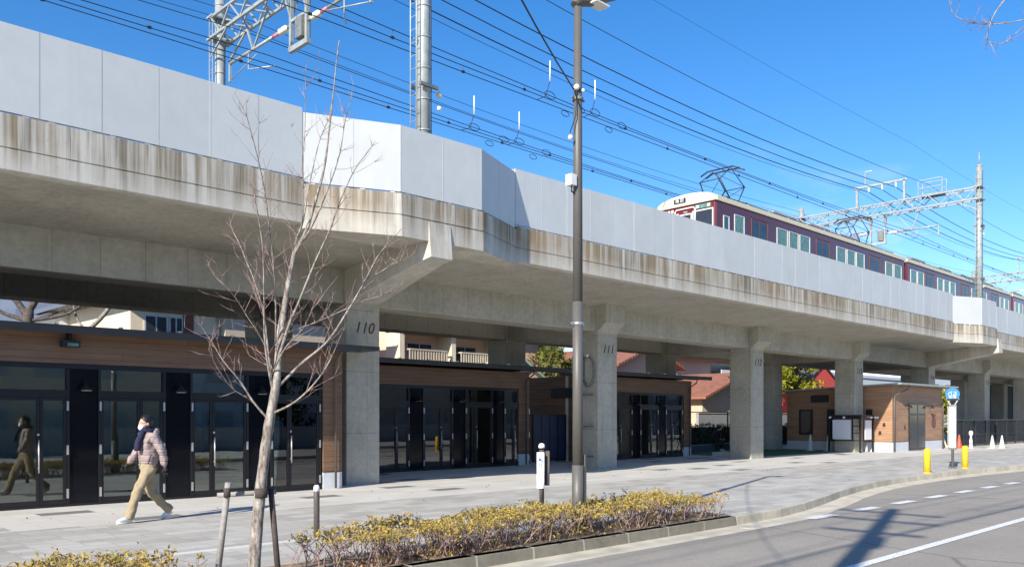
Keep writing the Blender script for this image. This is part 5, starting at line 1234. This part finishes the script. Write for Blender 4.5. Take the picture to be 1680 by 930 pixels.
t = thing('yellow_wall', 'low ochre yellow garden wall with a coping', 'wall', (42.0, 30.5, 0)); b = MB(); b.box(38.4, 43.3, 30.4, 30.6, -0.2, 1.75); b.build('wall', 'yellow_wall', t); b = MB(); b.box(38.35, 43.35, 30.36, 30.64, 1.752, 1.83); b.build('coping', 'cream_wall', t)
h = house('red_house', 'vivid red walled house with a grey roof behind the wooden building', 65.8, 71.8, 33.0, 42.0, 4.5, 'red_wall', 'gable_y', 'house_roof_grey', 0.15, 1.7, [(69.0, 70.0, 33.0, 2.0, 3.0)])
h = house('pale_house', 'pale house with a flat band of windows left of column 114', 76.0, 99.0, 36.0, 46.0, 5.6, 'white_wall', 'flat', 'white_wall', 0.3, 1.0, [(77.5 + 3 * k, 79.5 + 3 * k, 36.0, 3.6, 4.6) for k in range(7)])
h = house('pale_house', 'white two storey building glimpsed just right of the wooden building', 101.0, 126.0, 38.0, 50.0, 7.5, 'white_wall', 'flat', 'house_roof_grey', 0.3, 1.0, [(104 + 4 * k, 106 + 4 * k, 38.0, 4.6, 5.8) for k in range(5)])
for k, (x, y, z, m_) in enumerate(((135, 40, 7, 'beige_wall'), (160, 42, 8, 'pink_wall'), (190, 44, 7, 'white_wall'))):
    house('distant_house', ('beige', 'salmon', 'whitish')[k] + ' distant house beyond the end of the hoardings', x, x + 16, y, y + 10, z, m_, 'gable_x', 'tile_grey', 0.5, 1.5, [(x + 2, x + 4, y, 4.0, 5.4), (x + 8, x + 10, y, 4.0, 5.4)])
t = thing('boundary_wall', 'pale boundary wall far behind the left shop', 'wall', (0, 31, 0)); b = MB(); b.box(-40, 22, 30.2, 30.4, 0, 1.5); b.build('wall', 'beige_wall', t)

# ================================================================ THE OTHER SIDE OF THE STREET (seen in the glass and by its shadows)
def plain_house(x0, x1, y0, y1, z1, m_, lb, roof='gable_x', rm='tile_grey'):
    t = house('street_house', lb, x0, x1, y0, y1, z1, m_, roof, rm, 0.5, 1.3, [], 'houses across the street')
    for k in range(int((x1 - x0) / 2.6)):
        for z in (0.9, 3.6):
            if z + 1.2 < z1:
                b = MB(); xx = x0 + 0.8 + 2.6 * k; b.box(xx, xx + 1.5, y1 + 0.004, y1 + 0.05, z, z + 1.2); w_ = b.build('window', 'window_frame', t)
                b = MB(); b.box(xx + 0.06, xx + 1.44, y1 + 0.052, y1 + 0.06, z + 0.06, z + 1.14); b.build('pane', 'curtain', w_)
plain_house(-34, -22, -17, -9, 5.8, 'beige_wall', 'beige house across the street, farthest left')
plain_house(-20, -9, -16, -8.5, 6.2, 'white_wall', 'white two storey house across the street')
plain_house(-7, 4, -18, -9.5, 5.6, 'white_wall', 'pale house across the street behind the camera')
plain_house(6, 18, -17, -9, 6.0, 'cream_wall', 'cream house across the street')
plain_house(20, 33, -18, -10, 5.8, 'white_wall', 'white house across the street')
plain_house(36, 52, -18, -10, 6.0, 'beige_wall', 'long beige house across the street')
plain_house(56, 80, -18, -10, 6.0, 'grey_wall', 'long grey house across the street')
leafy_tree('street_tree', 'round green tree across the street, left', -14.0, -6.8, 5.0, 2.0, 3.2, 'green_leaf', 2400, 0.16, 31, group='trees across the street')
leafy_tree('street_tree', 'round green tree across the street, behind the camera', 3.5, -7.0, 4.8, 2.0, 3.0, 'green_leaf', 2400, 0.16, 32, group='trees across the street')
leafy_tree('street_tree', 'round green tree across the street, right', 24.0, -7.2, 5.2, 2.2, 3.2, 'green_leaf', 2400, 0.16, 33, group='trees across the street')
t = thing('garden_wall', 'long low grey wall across the street', 'wall', (5, -6.2, 0)); b = MB(); b.box(-40, 80, -6.3, -6.15, 0, 1.2); b.build('wall', 'grey_wall', t)
# utility pole whose shadow lies on the road
ux, uy = -2.2, 0.7
t = thing('utility_pole', 'concrete utility pole with cross arms beside the camera', 'utility pole', (ux, uy, 0))
b = MB(); b.tube([(ux, uy, 0), (ux, uy, 11.8)], [0.19, 0.13], 16); b.build('pole', 'kerb_concrete', t)
b = MB()
for z, w_ in ((11.4, 1.0), (10.6, 1.0), (9.6, 0.8)): b.bar((ux - 0.1, uy - w_, z), (ux - 0.1, uy + w_, z), 0.09)
b.build('cross_arm', 'galv_dark', t)
b = MB(); b.lathe((ux + 0.35, uy, 8.3), [(0.12, 0), (0.14, 0.1), (0.14, 0.6), (0.08, 0.7)], 14); b.build('transformer', 'galv', t)
b = MB()
for z in [3.0 + 0.45 * k for k in range(17)]: b.tube([(ux - 0.28, uy, z), (ux + 0.28, uy, z)], 0.012, 5)
b.build('climbing_steps', 'galv_dark', t)
for k, (dy, z) in enumerate(((-0.9, 11.5), (0.0, 11.5), (0.9, 11.5), (-0.9, 10.7), (0.9, 10.7), (0.4, 8.2))):
    b = MB()
    for xa, xb in ((ux, ux + 42), (ux - 40, ux)):
        b.tube([(xa + (xb - xa) * i / 12, uy + dy, z - 0.6 * 4 * (i / 12) * (1 - i / 12)) for i in range(13)], 0.014 if k < 5 else 0.03, 5)
    tag(b.build('street_wire', 'cable'), 'power wire strung along the near side of the street', 'wire', 'wires on the utility pole')
t2 = thing('utility_pole', 'second concrete utility pole farther along the near pavement', 'utility pole', (ux + 42, uy, 0))
b = MB(); b.tube([(ux + 42, uy, 0), (ux + 42, uy, 11.8)], [0.19, 0.13], 16); b.build('pole', 'kerb_concrete', t2)
# bare tree at the near kerb, its twig tips hang into the top right corner
nb = (10.9, 0.9, 0.0)
brs = []
rnd = random.Random(41)
for k in range(7):
    a = k * 0.9 + 0.3; r = rnd.uniform(1.0, 1.6); z0 = 2.2 + 0.35 * k
    brs.append([(0, z0, 0, .03), (r * .45 * math.cos(a), z0 + .8, r * .45 * math.sin(a), .02), (r * math.cos(a), z0 + 1.7, r * math.sin(a), .008)])
brs.append([(0, 5.2, 0, .02), (-0.9, 6.3, 0.0, .014), (-1.9, 6.1, 0.1, .010), (-2.36, 5.75, 0.1, .007), (-2.50, 5.42, 0.1, .005), (-2.36, 5.36, 0.1, .004), (-2.22, 5.46, 0.1, .003)])
brs.append([(0, 4.9, 0, .02), (-0.9, 5.9, 0.1, .012), (-1.8, 5.68, 0.1, .007), (-2.4, 5.55, 0.1, .005), (-2.8, 5.62, 0.1, .004), (-2.88, 5.85, 0.1, .003)])
branch_tree('bare_tree', 'bare street tree at the near kerb whose twig tips show in the top right corner', nb, [(0, 0, 0, .09), (0.05, 2.5, 0, .07), (0, 5.2, 0, .03), (0.05, 6.6, 0, .01)], brs, 42, twigs_per=4, twig_len=0.35)

# ================================================================ PEOPLE
def frame(origin, fwd):
    f = Vector((*fwd, 0)).normalized(); l_ = Vector((-f.y, f.x, 0)); o = Vector(origin)
    return lambda q: tuple(o + f * q[0] + l_ * q[1] + Vector((0, 0, q[2])))
def hand_chains(w, elbow, T, side, key, curl=0.6, r=1.0):
    """wrist w, elbow: local points; fingers carry on from the palm, slightly curled"""
    w = Vector(w); d = (w - Vector(elbow)).normalized(); fw = Vector((1, 0, 0)); fw = (fw - d * fw.dot(d)).normalized(); sd = d.cross(fw).normalized()
    palm = w + d * 0.075; ch = [[(None, T(w - d * 0.02), 0.026 * r), (key + 'w', T(w + d * 0.02), 0.030 * r), (key + 'p', T(palm), 0.034 * r)]]
    inw = sd * (1 if side > 0 else -1)
    for k, (off, ln) in enumerate(((-0.030, 0.062), (-0.010, 0.074), (0.010, 0.080), (0.029, 0.068))):
        b0 = palm + fw * off + d * 0.018; pts = [b0]; dd = d.copy()
        for q in range(3): dd = (dd + inw * curl * 0.35).normalized(); pts.append(pts[-1] + dd * ln / 3)
        ch.append([(None, T(p), (0.0105 - 0.001 * q) * r) for q, p in enumerate(pts)])
    b0 = w + d * 0.035 + fw * 0.030; dd = (d + fw * 0.8).normalized()
    ch.append([(None, T(b0), 0.013 * r), (None, T(b0 + dd * 0.030), 0.0115 * r), (None, T(b0 + dd * 0.030 + (d + inw * 0.3) * 0.03), 0.009 * r)])
    return ch
def head_mesh(T, c, nod=0.0):
    """head with brow, nose, lips, chin and ears; face towards local +x"""
    bm = bmesh.new(); bmesh.ops.create_uvsphere(bm, u_segments=28, v_segments=22, radius=1.0)
    cn, sn = math.cos(nod), math.sin(nod)
    for v in bm.verts:
        x, y, z = v.co; 
        X = x * 0.098; Y = y * 0.076; Z = z * 0.120
        if z < 0: Y *= 1 + 0.28 * z; X = X * (1 + 0.10 * z) if x > 0 else X * (1 + 0.35 * z)
        g_ = lambda y0, z0, sy, sz: math.exp(-((y - y0) / sy) ** 2 - ((z - z0) / sz) ** 2)
        if x > 0:
            X += 0.026 * g_(0, -0.12, 0.16, 0.14) + 0.010 * g_(0, 0.12, 0.12, 0.22)          # nose
            X += 0.009 * g_(0, -0.50, 0.28, 0.07) + 0.008 * g_(0, -0.82, 0.3, 0.16)           # lips, chin
            X -= 0.011 * (g_(0.38, 0.08, 0.18, 0.11) + g_(-0.38, 0.08, 0.18, 0.11))            # eye sockets
            X += 0.006 * g_(0, 0.26, 0.7, 0.09)                                                # brow
        v.co = Vector((X * cn + Z * sn, Y, -X * sn + Z * cn))
    for f in bm.faces: f.smooth = True
    for s_ in (-1, 1):
        r = bmesh.ops.create_uvsphere(bm, u_segments=10, v_segments=8, radius=1.0)
        for v in r['verts']: v.co = Vector((v.co.x * 0.018 - 0.005, v.co.y * 0.008 + 0.078 * s_, v.co.z * 0.032 - 0.008))
    for v in bm.verts: v.co = Vector(T(Vector(c) + v.co))
    return bm
def join_into(me, bm):
    b2 = bmesh.new(); b2.from_mesh(me); m2 = bpy.data.meshes.new('t'); bm.to_mesh(m2); b2.from_mesh(m2); b2.to_mesh(me); b2.free(); bm.free(); bpy.data.meshes.remove(m2)
    for p in me.polygons: p.use_smooth = True
    return me
def wrinkle(me, amp, scale, seed=0, bands=0.0, zper=0.095):
    from mathutils import noise
    me.update()
    vn = [v.normal.copy() for v in me.vertices]
    for v, n_ in zip(me.vertices, vn):
        d = amp * noise.noise(v.co * scale + Vector((seed, 0, 0)))
        if bands: d -= bands * (abs(math.sin(math.pi * v.co.z / zper)) < 0.22)
        v.co += n_ * d
    me.update(); return me

# ---- walking man
po = (5.55, 14.20, 0.0); T = frame(po, (-1.0, -0.06))
p = thing('person', 'walking person in a mauve-grey padded jacket, beige trousers, navy scarf and white face mask', 'person', po)
hip = (0, 0, 0.93)
L_sh, L_el, L_wr = (0.0, 0.185, 1.385), (-0.10, 0.275, 1.12), (-0.13, 0.29, 0.885)
R_sh, R_el, R_wr = (0.0, -0.185, 1.385), (0.07, -0.265, 1.13), (0.235, -0.27, 0.93)
L_h, L_k, L_a, L_t = (0, 0.085, 0.90), (0.235, 0.085, 0.50), (0.365, 0.085, 0.10), (0.54, 0.09, 0.05)
R_h, R_k, R_a, R_t = (0, -0.085, 0.90), (-0.055, -0.085, 0.48), (-0.385, -0.085, 0.145), (-0.27, -0.09, 0.035)
V = lambda a: T(a)
mid = lambda a, b_, t_=0.5: tuple(x + (y - x) * t_ for x, y in zip(a, b_))
body = skin([[('hip', V(hip), .12), ('belly', V((0.01, 0, 1.08)), .115), ('chest', V((0.01, 0, 1.28)), .125), ('nb', V((0.015, 0, 1.43)), .055), ('nk', V((0.03, 0, 1.52)), .052)],
             [('chest', V((0.01, 0, 1.28)), .1), (None, V(L_sh), .05), (None, V(L_el), .038), (None, V(L_wr), .026)],
             [('chest', V((0.01, 0, 1.28)), .1), (None, V(R_sh), .05), (None, V(R_el), .038), (None, V(R_wr), .026)],
             [('hip', V(hip), .12), (None, V(L_h), .085), (None, V(L_k), .052), (None, V(L_a), .036), (None, V(mid(L_a, L_t)), .03)],
             [('hip', V(hip), .12), (None, V(R_h), .085), (None, V(R_k), .052), (None, V(R_a), .036), (None, V(mid(R_a, R_t)), .03)]], 1)
hc = (0.055, 0.0, 1.60)
join_into(body, head_mesh(T, hc, 0.10)); link_mesh('body', body, 'skin', p)
# trousers
tr_ = skin([[('h', V((0, 0, 0.98)), .145), ('h2', V((0, 0, 0.90)), .135)],
            [('h2', V((0, 0, 0.90)), .135), (None, V(mid(L_h, L_k, .25)), .105), (None, V(L_k), .082), (None, V(mid(L_k, L_a, .5)), .078), (None, V(mid(L_k, L_a, 1.02)), .085), (None, V(mid(L_k, L_a, 1.10)), .085)],
            [('h2', V((0, 0, 0.90)), .135), (None, V(mid(R_h, R_k, .25)), .105), (None, V(R_k), .082), (None, V(mid(R_k, R_a, .5)), .076), (None, V(mid(R_k, R_a, 0.98)), .082), (None, V(mid(R_k, R_a, 1.05)), .082)]], 3)
link_mesh('trousers', wrinkle(tr_, 0.016, 13, 3), 'trousers', p)
# jacket: body, sleeves, hood
jk = skin([[('a', V((0.005, 0, 0.90)), (.185, .155)), ('b', V((0.01, 0, 1.02)), (.188, .158)), ('c', V((0.01, 0, 1.20)), (.185, .16)), ('d', V((0.01, 0, 1.34)), (.165, .15)), ('e', V((0.0, 0, 1.44)), (.095, .10)), (None, V((-0.01, 0, 1.49)), (.085, .09))],
           [('d', V((0.01, 0, 1.34)), .15), (None, V(L_sh), .088), (None, V(mid(L_sh, L_el)), .080), (None, V(L_el), .074), (None, V(mid(L_el, L_wr, .6)), .064), (None, V(mid(L_el, L_wr, .97)), .050)],
           [('d', V((0.01, 0, 1.34)), .15), (None, V(R_sh), .088), (None, V(mid(R_sh, R_el)), .080), (None, V(R_el), .074), (None, V(mid(R_el, R_wr, .6)), .064), (None, V(mid(R_el, R_wr, .97)), .050)]], 4)
wrinkle(jk, 0.012, 14, 1, 0.010, 0.098)
jo = link_mesh('jacket', jk, 'jacket', p)
hd_ = skin([[(None, V((-0.10, -0.085, 1.47)), .045), (None, V((-0.115, 0.0, 1.475)), .060), (None, V((-0.10, 0.085, 1.47)), .045), (None, V((-0.02, 0.125, 1.45)), .03)]], 3); link_mesh('hood', wrinkle(hd_, .008, 16), 'jacket', p)
b = MB(); b.tube([V((0.205, 0.01, 0.90)), V((0.205, 0.01, 1.1)), V((0.195, 0.01, 1.3)), V((0.15, 0.01, 1.42))], 0.007, 6); b.build('zip', 'scarf', jo)
b = MB(); b.bar(V((0.10, 0.178, 0.95)), V((0.05, 0.188, 1.10)), 0.012); b.build('pocket', 'scarf', jo)
# gloves with five fingers
for k, (w_, e_, s_) in enumerate(((L_wr, L_el, 1), (R_wr, R_el, -1))):
    link_mesh('glove', skin(hand_chains(w_, e_, T, s_, 'g%d' % k, 0.7, 1.12), 2), 'glove', p)
# shoes
for (a_, t_, back) in ((L_a, L_t, 0), (R_a, R_t, 1)):
    A = Vector(a_); D = (Vector(t_) - A).normalized()
    hl = A + Vector((-0.045, 0, -0.035)) if not back else A + Vector((-0.035, 0, 0.0))
    sh = skin([[(None, V(hl), .040), (None, V(A + D * 0.06 + Vector((0, 0, -0.012))), .045), (None, V(A + D * 0.14 + Vector((0, 0, -0.006 if not back else 0))), .040), (None, V(Vector(t_) + D * 0.02 + Vector((0, 0, -.008 if not back else 0))), .030)]], 3)
    so = link_mesh('shoe', sh, 'shoe', p)
    b = MB(); b.tube([V(hl + Vector((0, 0, -0.030))), V(mid(hl, t_, .5)[:2] + (mid(hl, t_, .5)[2] - 0.030,)), V((t_[0] + 0.02, t_[1], t_[2] - 0.022))], [0.028, 0.032, 0.026], 10); b.build('sole', 'shoe_sole', so)
# scarf: loop and hanging tail
b = MB(); pts = []
for i in range(20):
    a = i * 2 * math.pi / 16; pts.append(V((0.03 + 0.088 * math.cos(a), 0.088 * math.sin(a), 1.475 + 0.012 * math.sin(a * 2) + 0.004 * i * .4)))
b.tube(pts, 0.040, 10); 
b.tube([V((0.115, 0.05, 1.47)), V((0.165, 0.065, 1.40)), V((0.215, 0.07, 1.30)), V((0.225, 0.07, 1.20)), V((0.222, 0.072, 1.16))], [0.045, 0.048, 0.050, 0.052, 0.046], 8)
b.build('scarf', 'scarf', p)
# mask, glasses, hair
hx, hy, hz_ = hc
b = MB(); b.ball((0, 0, 0), 1.0, (0.052, 0.058, 0.056), 16)
for v in b.bm.verts: v.co = Vector(T((hx + 0.068 + v.co.x * (1.05 if v.co.x > 0 else 0.5), v.co.y, hz_ - 0.062 + v.co.z)))
mk = b.build('face_mask', 'mask', p)
b = MB()
for s_ in (-1, 1): b.tube([V((hx + 0.06, 0.058 * s_, hz_ - 0.045)), V((hx + 0.0, 0.082 * s_, hz_ + 0.01))], 0.002, 4)
b.build('ear_loop', 'mask', mk)
b = MB()
for s_ in (-1, 1):
    b.tube([V((hx + 0.103 - 0.006 * abs(math.cos(a)), s_ * (0.032 + 0.024 * math.cos(a)), hz_ + 0.012 + 0.017 * math.sin(a))) for a in [i * math.pi / 6 for i in range(13)]], 0.0022, 5, cap=False)
    b.tube([V((hx + 0.094, 0.056 * s_, hz_ + 0.018)), V((hx - 0.005, 0.083 * s_, hz_ + 0.012))], 0.0022, 5)
b.tube([V((hx + 0.105, -0.009, hz_ + 0.016)), V((hx + 0.105, 0.009, hz_ + 0.016))], 0.0022, 5)
b.build('glasses', 'glove', p)
bm = bmesh.new(); bmesh.ops.create_uvsphere(bm, u_segments=26, v_segments=20, radius=1.0)
from mathutils import noise as mn
for v in bm.verts:
    x, y, z = v.co; k = 1.0 + 0.07 * mn.noise(v.co * 5)
    X, Y, Z = x * 0.112 * k - 0.012, y * 0.091 * k, z * 0.118 * k + 0.030
    if x > 0.42 and z < 0.55: X = min(X, 0.070 + 0.03 * (z > 0.35)); Z = max(Z, 0.048)
    if x <= 0.42 and z < -0.15: Y *= 0.90; Z = max(Z, -0.075); X = min(X, 0.012)
    v.co = Vector(T((hx + X, Y, hz_ + Z)))
for f in bm.faces: f.smooth = True
me = bpy.data.meshes.new('hair'); bm.to_mesh(me); bm.free(); link_mesh('hair', me, 'hair', p)

# ---- seated person in black on the low bench, in the shade
sp = (37.0, 23.4, 0.0); T = frame(sp, (0.95, -0.45)); V = lambda a: T(a)
q_ = thing('person', 'person in black clothes and pale shoes, sitting hunched on a low bench in the shade', 'person', sp)
body = skin([[('hip', V((0, 0, .50)), .13), (None, V((0.06, 0, .72)), .13), ('chest', V((0.16, 0, .92)), .13), (None, V((0.24, 0, 1.04)), .06), (None, V((0.30, 0, 1.10)), .05)],
             [('chest', V((0.16, 0, .92)), .1), (None, V((0.17, .19, .98)), .05), (None, V((0.26, .24, .72)), .04), (None, V((0.45, .12, .62)), .03)],
             [('chest', V((0.16, 0, .92)), .1), (None, V((0.17, -.19, .98)), .05), (None, V((0.26, -.24, .72)), .04), (None, V((0.45, -.12, .62)), .03)],
             [('hip', V((0, 0, .50)), .13), (None, V((0.05, .1, .50)), .09), (None, V((0.45, .12, .50)), .06), (None, V((0.48, .12, .09)), .038), (None, V((0.58, .12, .05)), .03)],
             [('hip', V((0, 0, .50)), .13), (None, V((0.05, -.1, .50)), .09), (None, V((0.45, -.12, .50)), .06), (None, V((0.42, -.12, .09)), .038), (None, V((0.52, -.12, .05)), .03)]], 1)
join_into(body, head_mesh(T, (0.36, 0, 1.17), 0.6)); link_mesh('body', body, 'skin', q_)
ct = skin([[('a', V((-0.02, 0, .46)), .18), ('b', V((0.06, 0, .70)), .18), ('c', V((0.15, 0, .92)), .17), (None, V((0.22, 0, 1.03)), .09)],
           [('c', V((0.15, 0, .92)), .15), (None, V((0.17, .19, .98)), .085), (None, V((0.26, .25, .72)), .07), (None, V((0.43, .13, .62)), .045)],
           [('c', V((0.15, 0, .92)), .15), (None, V((0.17, -.19, .98)), .085), (None, V((0.26, -.25, .72)), .07), (None, V((0.43, -.13, .62)), .045)]], 2); link_mesh('coat', ct, 'black_cloth', q_)
tt = skin([[('a', V((0, 0, .49)), .15), (None, V((0.06, .1, .50)), .11), (None, V((0.45, .12, .50)), .085), (None, V((0.48, .12, .12)), .06)], [('a', V((0, 0, .49)), .15), (None, V((0.06, -.1, .50)), .11), (None, V((0.45, -.12, .50)), .085), (None, V((0.42, -.12, .12)), .06)]], 2); link_mesh('trousers', tt, 'black_cloth', q_)
for s_, x in ((1, .48), (-1, .42)):
    link_mesh('shoe', skin([[(None, V((x - .05, .12 * s_, .05)), .04), (None, V((x + .07, .12 * s_, .045)), .042), (None, V((x + .19, .12 * s_, .035)), .03)]], 2), 'shoe', q_)
for k, s_ in enumerate((1, -1)):
    link_mesh('hand', skin(hand_chains((0.45, .12 * s_, .62), (0.26, .24 * s_, .72), T, s_, 's%d' % k, 0.7), 2), 'skin', q_)
b = MB(); b.ball((0, 0, 0), 1.0, (0.115, 0.09, 0.115), 14)
for v in b.bm.verts: v.co = Vector(T((0.335 + v.co.x, v.co.y, 1.215 + v.co.z)))
b.build('hair', 'hair', q_)
t = thing('bench', 'long low dark green bench block in the shade between columns 111 and 112', 'bench', (38.0, 23.5, 0))
b = MB(); b.box(33.4, 42.0, 23.55, 24.0, 0.0, 0.34); b.box(33.4, 36.7, 23.15, 23.55, 0.0, 0.34); b.build('seat_block', 'slate', t, 0.02)
b = MB(); b.box(36.75, 41.9, 23.1, 23.548, 0.36, 0.40); b.build('seat_board', 'slate', t)
